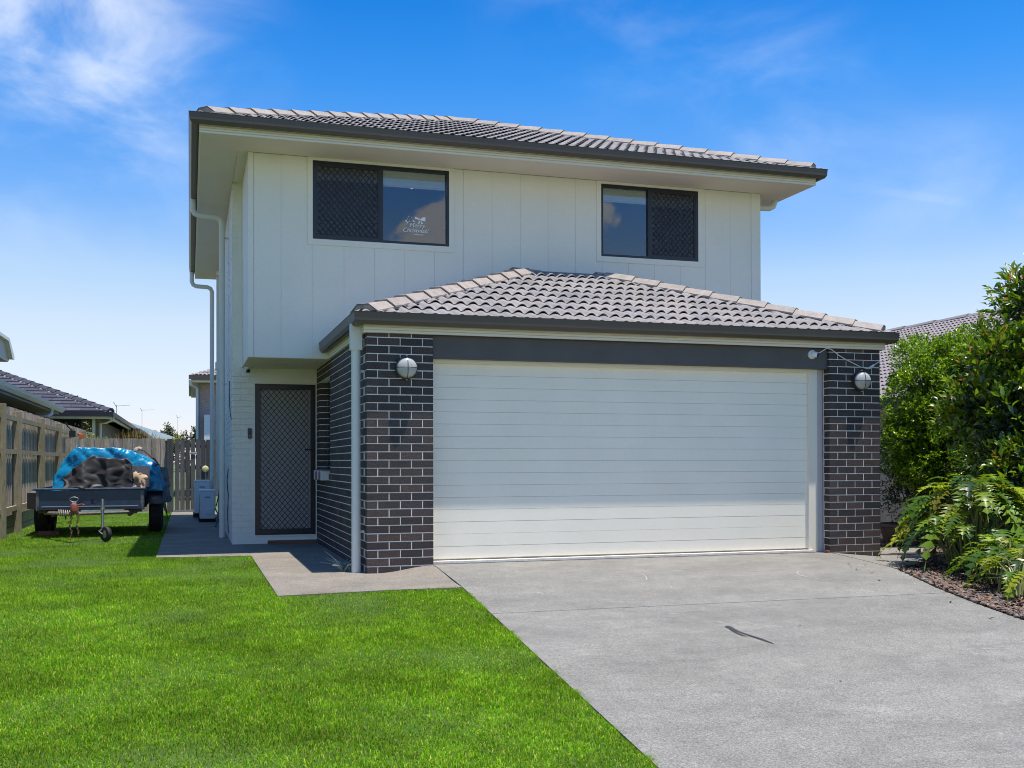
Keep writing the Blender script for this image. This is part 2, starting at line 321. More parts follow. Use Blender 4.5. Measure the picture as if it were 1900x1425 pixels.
def piece(name, me, loc, parent, label=None):
    o = bpy.data.objects.new(name, me); COL.objects.link(o); o.location = loc; attach(o, parent)
    if label: o['label'] = label
    return o
def structure(o): o['kind'] = 'structure'; return o

# ------------------------------------------------------------------ ground levels (metres, origin = foot of left garage pier)
def sst(a, b, x):
    t = min(1, max(0, (x - a) / (b - a))); return t * t * (3 - 2 * t)
def z_drive(x, y):
    z = 0.05 * min(y, 0.0)
    if x > 5.6: z -= 0.07 * sst(5.6, 6.4, x) * sst(-1.6, 0.0, y)
    return z - 0.004
def z_lawn(x, y): return -0.085 + (0.05 * (y + 1.36) if y < -1.36 else 0.0)
def z_path(x, y):
    z = -0.07 + (0.066 * sst(0.12, 0.70, x) * sst(-1.35, 0.0, y)); return z
EDGE = lambda y: 0.673 + (y + 1.374) * 0.0706       # left edge of the driveway
BED = [(5.545, -1.30), (5.30, -1.95), (5.10, -2.50), (4.86, -3.35), (4.72, -4.0), (4.55, -5.5), (4.45, -9.0)]
def bed_edge(y):
    for (x0, y0), (x1, y1) in zip(BED, BED[1:]):
        if y1 <= y <= y0: return x0 + (x1 - x0) * (y0 - y) / (y0 - y1)
    return BED[-1][0]
def grid_sheet(name, xs, ys, zf, mat, xmap=None, parent=None, skirt=0.0):
    g = G(); nx, ny = len(xs), len(ys)
    for y in ys:
        for x in xs:
            X = xmap(x, y) if xmap else x; g.v.append((X, y, zf(X, y)))
    for j in range(ny - 1):
        for i in range(nx - 1): g.f.append((j * nx + i, j * nx + i + 1, (j + 1) * nx + i + 1, (j + 1) * nx + i))
    if skirt:
        ring = [i for i in range(nx)] + [j * nx + nx - 1 for j in range(1, ny)] + [(ny - 1) * nx + i for i in range(nx - 2, -1, -1)] + [j * nx for j in range(ny - 2, 0, -1)]
        b = len(g.v); n = len(ring)
        for r_ in ring: x, y, z = g.v[r_]; g.v.append((x, y, z - skirt))
        for k in range(n): g.f.append((ring[k], ring[(k + 1) % n], b + (k + 1) % n, b + k))
    return g.obj(name, mat, parent, fix=False)
lin = lambda a, b, n: [a + (b - a) * i / (n - 1) for i in range(n)]
# far ground to the horizon, and the lawn sheet
ground = structure(grid_sheet('ground', [-900, -120, -30, -8, 0, 12, 40, 150, 900], [-900, -120, -40, -12, -1.36, 3, 20, 60, 200, 900], lambda x, y: -0.16 + (0.05 * (max(y, -12) + 1.36) if y < -1.36 else 0) - 0.02, earth_m))
lawn = structure(grid_sheet('lawn', lin(-4.75, 1.4, 40), lin(-12, 15.3, 120), lambda x, y: z_lawn(x, y) + 0.012 * mnoise.noise(Vector((x * 1.1, y * 1.1, 0))), turf_m))
lawn['label'] = 'short bright green lawn'
# driveway: dark joint bed with two concrete slabs on it
drive = structure(grid_sheet('driveway', [0.05, 5.0], [-12.5, -1.36, 0.05], lambda x, y: 0.05 * min(y, 0) - 0.04, joint_m, xmap=lambda x, y: max(x, EDGE(y) + 0.02) if x < 3 else 5.4 if y > -1.4 else bed_edge(y) - 0.05))
def slab(y0, y1, n, name='concrete_slab'):
    def xm(u, y):
        a = EDGE(y) if y < -1.374 else EDGE(-1.374) + (0.725 - EDGE(-1.374)) * (y + 1.374) / 1.374
        b = bed_edge(y) if y < -1.30 else 5.545 + (5.60 - 5.545) * (y + 1.30) / 1.3
        if y > 0: a, b = 0.718, 5.575
        return a + (b - a) * u
    return grid_sheet(name, lin(0, 1, 14), lin(y0, y1, n), z_drive, conc_m, xmap=xm, parent=drive, skirt=0.12)
slab(-12.5, -2.735, 30); slab(-2.722, 0.16, 12)
# apron slab to the right of the garage
g = G(); pts = [(5.56, -1.28), (5.615, -0.006), (6.31, -0.006), (6.31, 1.55), (7.9, 1.30), (7.2, 0.25), (6.55, -0.45), (6.0, -1.0)]
g.prism(pts, -0.2, lambda x, y: z_drive(x, min(y, 0))); structure(g.obj('side_path', conc_m))
# path from the front door
path = structure(G().prism([(-2.168, 2.80), (-1.036, 2.11), (-1.036, -1.56), (0.66, -1.384), (0.66, -1.3), (-0.2, -1.3), (-0.2, 15.2), (-2.168, 15.2)], -0.3, -0.16).obj('path', joint_m))
def path_slab(poly_fn, xs, ys, name='concrete_slab'):
    return grid_sheet(name, xs, ys, z_path, path_m, xmap=poly_fn, parent=path, skirt=0.10)
path_slab(lambda u, y: -2.168 + u * 1.128 if True else 0, lin(0, 1, 4), lin(2.83, 8.0, 8))
path_slab(lambda u, y: -2.168 + u * 1.0, lin(0, 1, 4), lin(8.01, 15.15, 8))
path_slab(lambda u, y: -1.036 + u * (1.036 + (0.0 if y > 0 else min(0.706, 0.706 + (0.66 - 0.706) * (-y / 1.38)))), lin(0, 1, 24), lin(-1.46, -0.001, 14))
path_slab(lambda u, y: -1.036 + u * 1.04, lin(0, 1, 6), lin(0.001, 4.54, 12))
# front wedge of the path (its front edge runs at a slight angle) 
g = G(); g.prism([(-1.036, -1.565), (0.662, -1.384), (0.662, -1.36), (-1.036, -1.455)], -0.17, lambda x, y: z_path(x, y) - 0.001); g.obj('concrete_edge', path_m, path)
g = G(); g.prism([(-2.168, 2.72), (-1.034, 2.60), (-1.034, 2.83), (-2.168, 2.83)], -0.17, -0.071); g.obj('concrete_edge', path_m, path)
# oil stain
st = G()
def ribbon(g, pts, wd, zf):
    pts = [Vector(p) for p in pts]; vs = []
    for i, p in enumerate(pts):
        d = (pts[min(i + 1, len(pts) - 1)] - pts[max(0, i - 1)]).normalized(); nrm = Vector((-d.y, d.x)); w_ = wd[i]
        vs += [(p.x + nrm.x * w_, p.y + nrm.y * w_, zf(p.x, p.y)), (p.x - nrm.x * w_, p.y - nrm.y * w_, zf(p.x, p.y))]
    g.add(vs, [(2 * i, 2 * i + 1, 2 * i + 3, 2 * i + 2) for i in range(len(pts) - 1)])
zz = lambda x, y: z_drive(x, y) + 0.004
ribbon(st, [(2.215, -3.64), (2.21, -3.68), (2.205, -3.74), (2.20, -3.86), (2.215, -4.0), (2.23, -4.12), (2.232, -4.2), (2.24, -4.29)], [.012, .03, .018, .010, .014, .018, .012, .004], zz)
ribbon(st, [(2.19, -3.72), (2.165, -3.85), (2.16, -3.97), (2.175, -4.04)], [.004, .008, .010, .002], lambda x, y: zz(x, y) + .001)
sc_ = G(); rs_ = random.Random(3)
for cx_, cy_, r0_, a0_, a1_, w_ in ((4.85, -1.55, .62, 2.2, 4.0, .010), (1.35, -1.0, 1.3, -.5, .0, .006), (3.6, -5.2, .5, 1.0, 1.7, .006)):
    n_ = 14; ribbon(sc_, [(cx_ + r0_ * math.cos(a0_ + (a1_ - a0_) * i / n_), cy_ + r0_ * .8 * math.sin(a0_ + (a1_ - a0_) * i / n_)) for i in range(n_ + 1)], [w_ * rs_.uniform(.3, 1) * math.sin(math.pi * (i + .3) / (n_ + .6)) for i in range(n_ + 1)], lambda x, y: z_drive(x, y) + .0035)
for _ in range(26):
    x_, y_ = rs_.uniform(1.1, 4.6), rs_.uniform(-5.2, -.5); a_ = rs_.gauss(-.9, .5); l_ = rs_.uniform(.03, .16)
    ribbon(sc_, [(x_ + math.cos(a_) * l_ * t_ / 4, y_ + math.sin(a_) * l_ * t_ / 4 + .006 * math.sin(t_)) for t_ in range(5)], [.001, .0028, .0035, .0028, .0008], lambda x, y: z_drive(x, y) + .0035)
sc_.obj('scuff_marks', M('pale_scuff', (.42, .41, .38), .9, fine=.4, fs=90), drive, fix=False)
dk_ = G()
for _ in range(22):
    x_, y_ = rs_.uniform(.9, 4.5), rs_.uniform(-6.0, -.6); r_0 = rs_.uniform(.003, .012)
    dk_.add([(x_ + r_0 * rs_.uniform(.6, 1.6) * math.cos(i), y_ + r_0 * math.sin(i), z_drive(x_, y_) + .0037) for i in [k_ * math.pi / 4 for k_ in range(8)]], [tuple(range(8))])
dk_.obj('dark_spots', M('dark_spot', (.06, .058, .055), .8), drive, fix=False)
st.obj('oil_stain', M('oil_stain', (0.035, 0.037, 0.04), 0.55), drive, fix=False)

# ------------------------------------------------------------------ THE HOUSE
D, YU, XL, XR, XWL, GW = 4.541, 2.94, -1.053, 6.37, -1.19, 6.289
house = thing('house', 'two storey rendered house with charcoal brick double garage in front', 'house', (2.6, 2.9, 0))
C = 0.086
def vary(me): return me
# --- charcoal brick piers ---
brick_cache = {}
def brick_mesh(sx, sy, sz=0.076):
    k = (round(sx, 3), round(sy, 3), round(sz, 3))
    if k not in brick_cache:
        g = G().box(-sx / 2, sx / 2, -sy / 2, sy / 2, -sz / 2, sz / 2); me = g.mesh('brick'); bm = bmesh.new(); bm.from_mesh(me)
        bmesh.ops.recalc_face_normals(bm, faces=bm.faces); bm.to_mesh(me); bm.free(); me.materials.append(brick_m); brick_cache[k] = me
    return brick_cache[k]
def brick(x0, x1, y0, y1, k, parent, zlo=None):
    z0, z1 = k * C + 0.005, k * C + C - 0.005
    if k == 28: z1 = 2.452
    jit = random.uniform(-0.0012, 0.0012)
    piece('brick', brick_mesh(x1 - x0, y1 - y0, z1 - z0), ((x0 + x1) / 2 + jit * .5, (y0 + y1) / 2 + jit, (z0 + z1) / 2 + random.uniform(-.0008, .0008)), parent)
def pier(X0, label):
    p = box('brick_pier', mortar_m, X0 + 0.003, X0 + 0.707, 0.003, 0.30, -0.35, 2.455, house)
    p['label'] = label
    for k in range(-2, 29):
        if k % 2 == 0:
            for i in range(3): brick(X0 + i * .24, X0 + i * .24 + .23, 0, .11, k, p)
        else:
            for a, b in ((0, .11), (.12, .35), (.36, .59), (.60, .71)):
                brick(X0 + a, X0 + b, 0, .118 if a in (0, .60) else .11, k, p)
    return p
pl = pier(0.0, 'charcoal brick pier left of the garage door'); pr = pier(GW - 0.71, 'charcoal brick pier right of the garage door')
# --- garage side wall: mortar core with a window opening, bricks ---
WY0, WY1, WZ0, WZ1 = 3.04, 4.20, 0.946, 2.236
g = G(); g.box(0.003, 0.30, 0.30, WY0 - .003, -0.3, 2.455); g.box(0.003, 0.30, WY1 + .003, D, -0.3, 2.455); g.box(0.003, 0.30, WY0 - .003, WY1 + .003, -0.3, WZ0); g.box(0.003, 0.30, WY0 - .003, WY1 + .003, WZ1, 2.455)
sw = g.obj('garage_side_wall', mortar_m, house)
rest = G(); cnt = 0
for k in range(-2, 29):
    y = 0.24 if k % 2 else 0.12
    z0, z1 = k * C + .005, min(k * C + C - .005, 2.452)
    i = 0
    while y < D - 0.02:
        y1 = min(y + .23, D - .004)
        segs = [(y, y1)]
        if z0 < WZ1 - .02 and z1 > WZ0 + .02: segs = [(a, b) for a, b in ((y, min(y1, WY0)), (max(y, WY1), y1)) if b - a > 0.02]
        for a, b in segs:
            if i < 3 and k >= 0: brick(0.0, .11, a, b, k, sw)
            else:
                q = random.uniform(-.0012, .0012); rest.box(q, .11, a, b, z0, z1)
        y += .24; i += 1
rest.obj('brick', brick_m, sw, kind='stuff')
# reveal bricks of the side window (far jamb)
g = G()
win = G().box(0.112, 0.125, WY0, WY1, WZ0, WZ1).obj('side_window', black_m, house); win['label'] = 'dark side window in the brick garage wall'
G().box(0.105, 0.111, WY0 + .05, WY1 - .05, WZ0 + .05, WZ1 - .05).obj('pane', glass_m, win)
# garage inside shell and right wall
box('garage_right_wall', mortar_m, GW - 0.30, GW - 0.005, 0.30, 12.0, -0.3, 2.455, house)
# --- garage door ---
gd = G().box(0.716, 5.39, 0.20, 0.22, 0.03, 2.2).obj('garage_door', door_m, house); gd['label'] = 'cream sectional garage door of sixteen ribs'
npan = 16; z0 = 0.045; ph = (2.172 - z0) / npan
pg = G(); pg.extrude([(0.1650, 0.0), (0.158, 0.0024), (0.158, ph - 0.0014), (0.1625, ph), (0.20, ph), (0.20, 0.0)], 0.718, 5.385, 'x'); pm = pg.mesh('panel')
bm = bmesh.new(); bm.from_mesh(pm); bmesh.ops.recalc_face_normals(bm, faces=bm.faces); bm.to_mesh(pm); bm.free(); pm.materials.append(door_m)
for i in range(npan): piece('panel', pm, (0, random.uniform(-.0006, .0006), z0 + i * ph), gd)
box('bottom_seal', M('bottom_seal', (0.62, 0.58, 0.52), 0.7, var=0.2, vs=10), 0.718, 5.42, 0.10, 0.19, -0.003, 0.028, gd, bevel=.006)
fr = G().box(5.372, 5.49, 0.125, 0.21, 0.0, 2.206).box(0.715, 5.372, 0.110, 0.21, 2.165, 2.206).obj('garage_door_frame', cream, house)
box('lintel_board', lintel_m, 0.714, 5.577, 0.035, 0.30, 2.207, 2.455, house)
box('side_trim', M('mauve_edge_strip', (0.52, 0.48, 0.46), 0.5), 5.491, 5.562, 0.128, 0.18, 0.0, 2.206, house)
# --- white painted brick front wall and left side wall ---
ww = G().box(XWL + .004, -0.90, D + .011, D + .2, -0.3, 2.449).box(-0.90, 0.11, D + .006, D + .2, 2.25, 2.449).box(-0.90, 0.11, D + .006, D + .2, -0.3, 0.03).box(-0.0, 0.11, D + .006, D + .2, 0.03, 2.25).obj('white_brick_wall', wbrick_m, house)
pb = G()
def wbricks(pb, u0, u1, k0, k1, fn, holes=(), off=0.0):
    for k in range(k0, k1):
        z0, z1 = k * C + .0055, k * C + C - .0055
        u = u0 - (0.12 if k % 2 else 0) - off
        while u < u1:
            a, b = max(u, u0), min(u + .232, u1)
            segs = [(a, b)]
            for h in holes:
                if z0 < h[3] - .02 and z1 > h[2] + .02: segs = [(p, q) for s_ in segs for p, q in ((s_[0], min(s_[1], h[0])), (max(s_[0], h[1]), s_[1])) if q - p > .015]
            for p, q in segs: fn(pb, p + .004, q, z0, z1)
            u += .24
wbricks(pb, XWL, 0.0, -2, 28, lambda g, a, b, z0, z1: g.box(a, b, D + random.uniform(-.0015, .0015), D + .02, z0, z1), [(-0.90, -0.002, 0.035, 2.245)])
pb.obj('painted_brickwork', wbrick_m, ww, kind='stuff')
sd = G().box(XWL + .006, XL, D + .2, 12.6, -0.3, 5.09).box(XWL + .006, XL - .0, D + .006, D + .2, 2.449, 5.09).obj('white_side_wall', wbrick_m, house)
sb = G(); wbricks(sb, D, 12.6, -2, 59, lambda g, a, b, z0, z1: g.box(XWL + random.uniform(-.0015, .0015), XWL + .02, a, b, z0, z1), off=.1)
wbricks(sb, XWL, XWL + .085, 29, 59, lambda g, a, b, z0, z1: g.box(a, b, D, D + .02, z0, z1))
sb.obj('painted_brickwork', wbrick_m, sd, kind='stuff')
box('corner_strip', cladding, -1.105, XL - .003, D - .004, D + .03, 2.45, 5.09, sd)
# --- front door ---
fd = G().box(-0.86, -0.03, D + .045, D + .09, 0.05, 2.22).obj('front_door', doorleaf_m, house); fd['label'] = 'grey front door behind a black diamond security screen'
g = G(); x0, x1, z0, z1, fw = -0.874, -0.020, 0.055, 2.225, 0.070
g.box(x0, x0 + fw, D - .012, D + .03, z0, z1).box(x1 - fw, x1, D - .012, D + .03, z0, z1).box(x0 + fw, x1 - fw, D - .012, D + .03, z0, z0 + .085).box(x0 + fw, x1 - fw, D - .012, D + .03, z1 - .075, z1)
g.obj('screen_frame', black_m, fd, bevel=0.002)
def diamond(g, x0, x1, z0, z1, y, px, pz, w_=0.0035, d=0.004, curve=True):
    """expanded diamond grille: crossing wavy bars clipped to the rectangle"""
    nx = int(math.ceil((x1 - x0) / px)); nz = int(math.ceil((z1 - z0) / pz)); sl_ = pz / px
    for sgn in (1, -1):
        for c in range(-nz - 1, nx + nz + 2):
            # line x = x0 + c*px + sgn * (z - z0)/sl_
            pts = []
            zs = z0; n = nz * 2
            seg = []
            for i in range(n + 1):
                z = z0 + (z1 - z0) * i / n; x = x0 + c * px + sgn * (z - z0) / sl_
                if x0 <= x <= x1: seg.append((x, z))
                elif seg: break
            if len(seg) < 2: continue
            yy = y + (0.0015 * sgn)
            n_ = Vector((sl_, -sgn, 0)).normalized() * w_
            (xa, za), (xb, zb) = seg[0], seg[-1]
            ax_, az_ = n_.x, n_.y
            g.add([(xa + ax_, yy - d, za + az_), (xa - ax_, yy - d, za - az_), (xb - ax_, yy - d, zb - az_), (xb + ax_, yy - d, zb + az_),
                   (xa + ax_, yy + d, za + az_), (xa - ax_, yy + d, za - az_), (xb - ax_, yy + d, zb - az_), (xb + ax_, yy + d, zb + az_)],
                  [(0, 1, 2, 3), (7, 6, 5, 4), (0, 3, 7, 4), (1, 5, 6, 2)])
g = G(); diamond(g, x0 + fw, x1 - fw, z0 + .085, z1 - .075, D + .006, 0.0775, 0.0915, 0.0042); g.obj('diamond_grille', grille_m, fd, fix=False)
g = G().box(x1 - .055, x1 - .015, D - .024, D - .012, 1.18, 1.36).tube([(x1 - .035, D - .03, 1.285), (x1 - .035, D - .06, 1.285), (x1 - .16, D - .06, 1.28)], .009, 8).cyl((x1 - .035, D - .012, 1.21), (x1 - .035, D - .035, 1.21), .014); g.obj('handle', black_m, fd)
g = G().box(-0.90, -0.876, D - .004, D + .05, 0.03, 2.25).box(-0.018, -0.001, D - .004, D + .05, 0.03, 2.25).box(-0.876, -0.018, D - .004, D + .05, 2.227, 2.25).box(-0.876, -0.018, D - .006, D + .05, 0.03, 0.053); g.obj('door_surround', wbrick_m, fd)
box('plinth', wbrick_m, XWL - .004, -0.003, D - .008, D + .0, -0.09, -0.008, house)
# --- upper storey: cladding panels between grooves, windows cut out ---
YC = YU
WIN = [(-0.233, 1.598, 4.020, 5.050, 0.683), (3.815, 5.341, 4.017, 5.049, 4.575)]
TR = [(w_[0] - .067, w_[1] + .072, w_[2] - .078, w_[3] + .038) for w_ in WIN]
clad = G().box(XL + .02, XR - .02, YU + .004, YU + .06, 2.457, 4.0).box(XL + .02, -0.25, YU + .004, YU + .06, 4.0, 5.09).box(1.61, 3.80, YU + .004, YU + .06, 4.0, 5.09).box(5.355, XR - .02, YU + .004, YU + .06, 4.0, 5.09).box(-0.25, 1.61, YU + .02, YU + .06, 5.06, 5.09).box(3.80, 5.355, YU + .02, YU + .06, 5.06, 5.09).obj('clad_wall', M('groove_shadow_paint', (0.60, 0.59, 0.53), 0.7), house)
clad['label'] = 'off white vertical grooved sheet cladding of the upper storey'
gx = [-0.984] + [-0.638 + 0.4065 * i for i in range(17)] + [6.212]
for a, b in zip(gx, gx[1:]):
    segs = [(2.455, 5.088)]
    rects = [(a, b, 2.455, 5.088)]
    for (t0, t1, t2, t3) in TR:
        new = []
        for (p, q, r_, s_) in rects:
            if q <= t0 or p >= t1 or s_ <= t2 or r_ >= t3: new.append((p, q, r_, s_)); continue
            new.append((p, q, r_, t2)); new.append((p, q, t3, s_))
            if p < t0: new.append((p, t0, t2, t3))
            if q > t1: new.append((t1, q, t2, t3))
        rects = [r_ for r_ in new if r_[1] - r_[0] > .004 and r_[3] - r_[2] > .004]
    g = G()
    for (p, q, r_, s_) in rects: g.box(p + (.0022 if abs(p - a) < 1e-6 else 0), q - (.0022 if abs(q - b) < 1e-6 else 0), YU, YU + .0039, r_, s_)
    g.obj('cladding_panel', cladding, clad)
box('corner_trim', cladding, XL, -0.987, YU - .008, YU + .05, 2.452, 5.088, clad)
box('corner_trim', cladding, 6.215, 6.290, YU - .008, YU + .05, 2.9, 5.088, clad)
box('corner_trim', cladding, 6.293, XR, YU - .003, YU + .05, 2.9, 5.088, clad)
bs = G().box(XL, XL + .03, YU + .051, D, 2.46, 5.09).obj('box_side_wall', cladding, house)
box('corner_trim', cladding, XL - .003, XL, YU + .051, YU + .11, 2.46, 5.088, bs)
box('right_side_wall', wbrick_m, XR - .2, XR - .002, YU + .051, 12.6, -0.3, 5.09, house)
box('back_wall', wbrick_m, XWL + .01, XR - .01, 12.4, 12.6, -0.3, 5.09, house)
box('overhang_soffit', soffit_m, XL + .004, 0.112, YU + .004, D + .003, 2.449, 2.470, house)
# dark floor / ceiling / walls of the room behind the windows
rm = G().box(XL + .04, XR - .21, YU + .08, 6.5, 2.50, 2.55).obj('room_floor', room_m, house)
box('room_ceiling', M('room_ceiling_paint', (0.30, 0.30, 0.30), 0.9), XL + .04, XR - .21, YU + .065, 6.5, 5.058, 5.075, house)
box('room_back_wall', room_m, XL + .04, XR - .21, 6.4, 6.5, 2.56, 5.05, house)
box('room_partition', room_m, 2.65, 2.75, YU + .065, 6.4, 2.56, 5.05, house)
dl = G().lathe([(0.0, 0), (.045, 0)], (1.30, 3.95, 5.054), (0, 0, -1), 16).obj('room_downlight', lamp_m, house, fix=False)
dl2 = G().lathe([(0, .004), (.05, .004), (.062, 0.0)], (-0.52, 3.53, 2.447), (0, 0, -1), 20).obj('overhang_downlight', white_m, house, fix=False)
def window(x0, x1, z0, z1, xm, screen_left, label):
    """dark sliding window; returns its trim part"""
    t0, t1, t2, t3 = x0 - .067, x1 + .072, z0 - .078, z1 + .038
    g = G(); yt0, yt1 = YU - .012, YU + .03
    g.box(t0, x0, yt0, yt1, t2, t3).box(x1, t1, yt0, yt1, t2, t3).box(x0, x1, yt0, yt1, t2, z0).box(x0, x1, yt0, yt1, z1, t3)
    wn = g.obj('window', cladding, house); wn['label'] = label
    f = G(); a = .034; yf0, yf1 = YU - .004, YU + .045
    f.box(x0, x0 + a, yf0, yf1, z0, z1).box(x1 - a, x1, yf0, yf1, z0, z1).box(x0 + a, x1 - a, yf0, yf1, z0, z0 + a).box(x0 + a, x1 - a, yf0, yf1, z1 - a * 1.3, z1).box(xm - .03, xm + .012, yf0 - .004, yf1, z0 + a, z1 - a * 1.3)
    f.obj('frame', black_m, wn)
    G().box(x0 + a, x1 - a, YU + .030, YU + .034, z0 + a, z1 - a).obj('pane', glass_m, wn)
    if screen_left: s0, s1 = x0 + a, xm - .03
    else: s0, s1 = xm + .012, x1 - a
    b = .024; s = G(); ys0, ys1 = YU + .002, YU + .016
    s.box(s0, s0 + b, ys0, ys1, z0 + a, z1 - a * 1.3).box(s1 - b, s1, ys0, ys1, z0 + a, z1 - a * 1.3).box(s0 + b, s1 - b, ys0, ys1, z0 + a, z0 + a + b).box(s0 + b, s1 - b, ys0, ys1, z1 - a * 1.3 - b, z1 - a * 1.3)
    s.obj('screen_frame', black_m, wn)
    d = G(); diamond(d, s0 + b, s1 - b, z0 + a + b, z1 - a * 1.3 - b, YU + .009, .076, .088, .0045, .004); d.obj('diamond_grille', grille_m, wn, fix=False)
    # insect mesh behind the diamonds: a thin dark see-through sheet
    G().box(s0 + b, s1 - b, YU + .0200, YU + .0206, z0 + a + b, z1 - a * 1.3 - b).obj('insect_mesh', mesh_m, wn)
    # roller blinds, one behind each half
    for (p, q, dz_) in ((x0 + a + .01, xm - .04, .215), (xm + .02, x1 - a - .01, .235)):
        bl = G().box(p, q, YU + .048, YU + .050, z1 - dz_, z1 - .03).obj('blind', blind_m, wn)
        G().box(p, q, YU + .046, YU + .055, z1 - dz_ - .024, z1 - dz_).obj('blind_rail', white_m, wn)
        G().box(p, q, YU + .044, YU + .056, z1 - .085, z1 - .03).obj('blind_cassette', blind_m, wn)
    return wn
mesh_m = bpy.data.materials.new('insect_mesh'); mesh_m.use_nodes = True
t = mesh_m.node_tree; b_ = t.nodes['Principled BSDF']; b_.inputs['Base Color'].default_value = (0.10, 0.10, 0.11, 1); b_.inputs['Roughness'].default_value = 0.8
tr_ = t.nodes.new('ShaderNodeBsdfTransparent'); mx_ = t.nodes.new('ShaderNodeMixShader'); mx_.inputs[0].default_value = 0.34; t.links.new(tr_.outputs[0], mx_.inputs[1]); t.links.new(b_.outputs[0], mx_.inputs[2]); t.links.new(mx_.outputs[0], t.nodes['Material Output'].inputs[0])
wl = window(*WIN[0][:4], WIN[0][4], True, 'wide dark window on the left with a white Christmas sticker')
wr = window(*WIN[1][:4], WIN[1][4], False, 'dark window on the right with its screen on the right half')
# sticker: white lettering, bow, small shapes on the glass
stk_m = M('white_sticker', (0.85, 0.87, 0.90), 0.5)
def text(body, x, z, size, y, parent, mat, font_shear=0.25):
    cu = bpy.data.curves.new('lettering', 'FONT'); cu.body = body; cu.size = size; cu.shear = font_shear; cu.align_x = 'CENTER'; cu.offset = -0.0004; cu.extrude = 0.0004
    o = bpy.data.objects.new('lettering', cu); COL.objects.link(o); o.rotation_euler = (R(90), 0, 0); o.location = (x, y, z)
    bpy.context.view_layer.update(); me = bpy.data.meshes.new_from_object(o); me.transform(o.matrix_world); bpy.data.objects.remove(o); return link('lettering', me, mat, parent)
YS = YU + .0285
text('Merry', 1.16, 4.262, 0.085, YS, wl, stk_m); text('Christmas!', 1.14, 4.195, 0.080, YS, wl, stk_m)
s = G()
def quadx(g, pts): 
    n = len(pts); g.add([(x, YS - .0005, z) for x, z in pts] + [(x, YS + .0005, z) for x, z in pts], [tuple(range(n)), tuple(range(2 * n - 1, n - 1, -1))])
bx_, bz = 1.205, 4.372
quadx(s, [(bx_ - .012, bz + .012), (bx_ - .07, bz + .035), (bx_ - .075, bz + .008), (bx_ - .04, bz - .0), (bx_ - .012, bz - .010)])
quadx(s, [(bx_ + .012, bz + .012), (bx_ + .03, bz + .03), (bx_ + .072, bz + .036), (bx_ + .072, bz - .022), (bx_ + .035, bz - .018), (bx_ + .012, bz - .010)])
quadx(s, [(bx_ - .010, bz + .010), (bx_ + .010, bz + .010), (bx_ + .010, bz - .012), (bx_ - .010, bz - .012)])
quadx(s, [(bx_ - .010, bz - .020), (bx_ - .004, bz - .02), (bx_ - .012, bz - .062), (bx_ - .026, bz - .055), (bx_ - .038, bz - .064)])
quadx(s, [(bx_ + .004, bz - .020), (bx_ + .012, bz - .02), (bx_ + .046, bz - .060), (bx_ + .032, bz - .055), (bx_ + .022, bz - .070)])
for (x, z, r_) in ((1.045, 4.40, .006), (1.09, 4.395, .005), (1.03, 4.38, .005), (1.015, 4.34, .012), (1.032, 4.318, .010), (1.055, 4.34, .008), (1.11, 4.345, .011), (1.13, 4.34, .006), (1.02, 4.30, .006)):
    quadx(s, [(x + r_ * math.cos(a), z + r_ * math.sin(a)) for a in [i * math.pi / 3 for i in range(6)]])
quadx(s, [(1.10, 4.172), (1.20, 4.166), (1.26, 4.171), (1.24, 4.162), (1.18, 4.158)])
s.obj('sticker_shapes', stk_m, wl, fix=False)

# --- soffits, fascias, gutters ---
FY, FXL, FXR, SZ = 2.278, -1.66, 6.893, 5.09
g = G().box(FXL + .02, FXR - .02, FY + .02, YU - .008, SZ, SZ + .012).obj('upper_soffit', soffit_m, house)
g = G().box(FXL + .02, XWL + .004, YU - .005, 12.88, SZ, SZ + .012).box(XWL + .007, XL - .001, YU - .005, D - .005, SZ, SZ + .012); g.obj('side_soffit', soffit_m, house)
box('side_soffit', soffit_m, XR, FXR - .02, YU - .005, 12.88, SZ, SZ + .012, house)
def fascia_prof(u0, z0, z1, s):
    """ribbed fascia profile: u grows outward along s"""
    pts = [(u0 + s * -.02, z1)]; n = 4; h = (z1 - z0) / n
    prof = [(u0 + s * -.02, z0)]
    for i in range(n):
        a = z0 + i * h; prof += [(u0, a + .002), (u0, a + h * .80), (u0 - s * .012, a + h * .84), (u0 - s * .012, a + h * .98)]
    prof.append((u0 - s * .02, z1)); return prof
fz0, fz1 = 5.088, 5.212
G().extrude(fascia_prof(FY, fz0, fz1, -1), FXL, FXR, 'x').obj('front_fascia', cream, house)
G().extrude(fascia_prof(FXL, fz0, fz1, -1), FY + .021, 12.9, 'y').obj('left_fascia', cream, house)
G().extrude(fascia_prof(FXR, fz0, fz1, 1), FY + .021, 12.9, 'y').obj('right_fascia', cream, house)
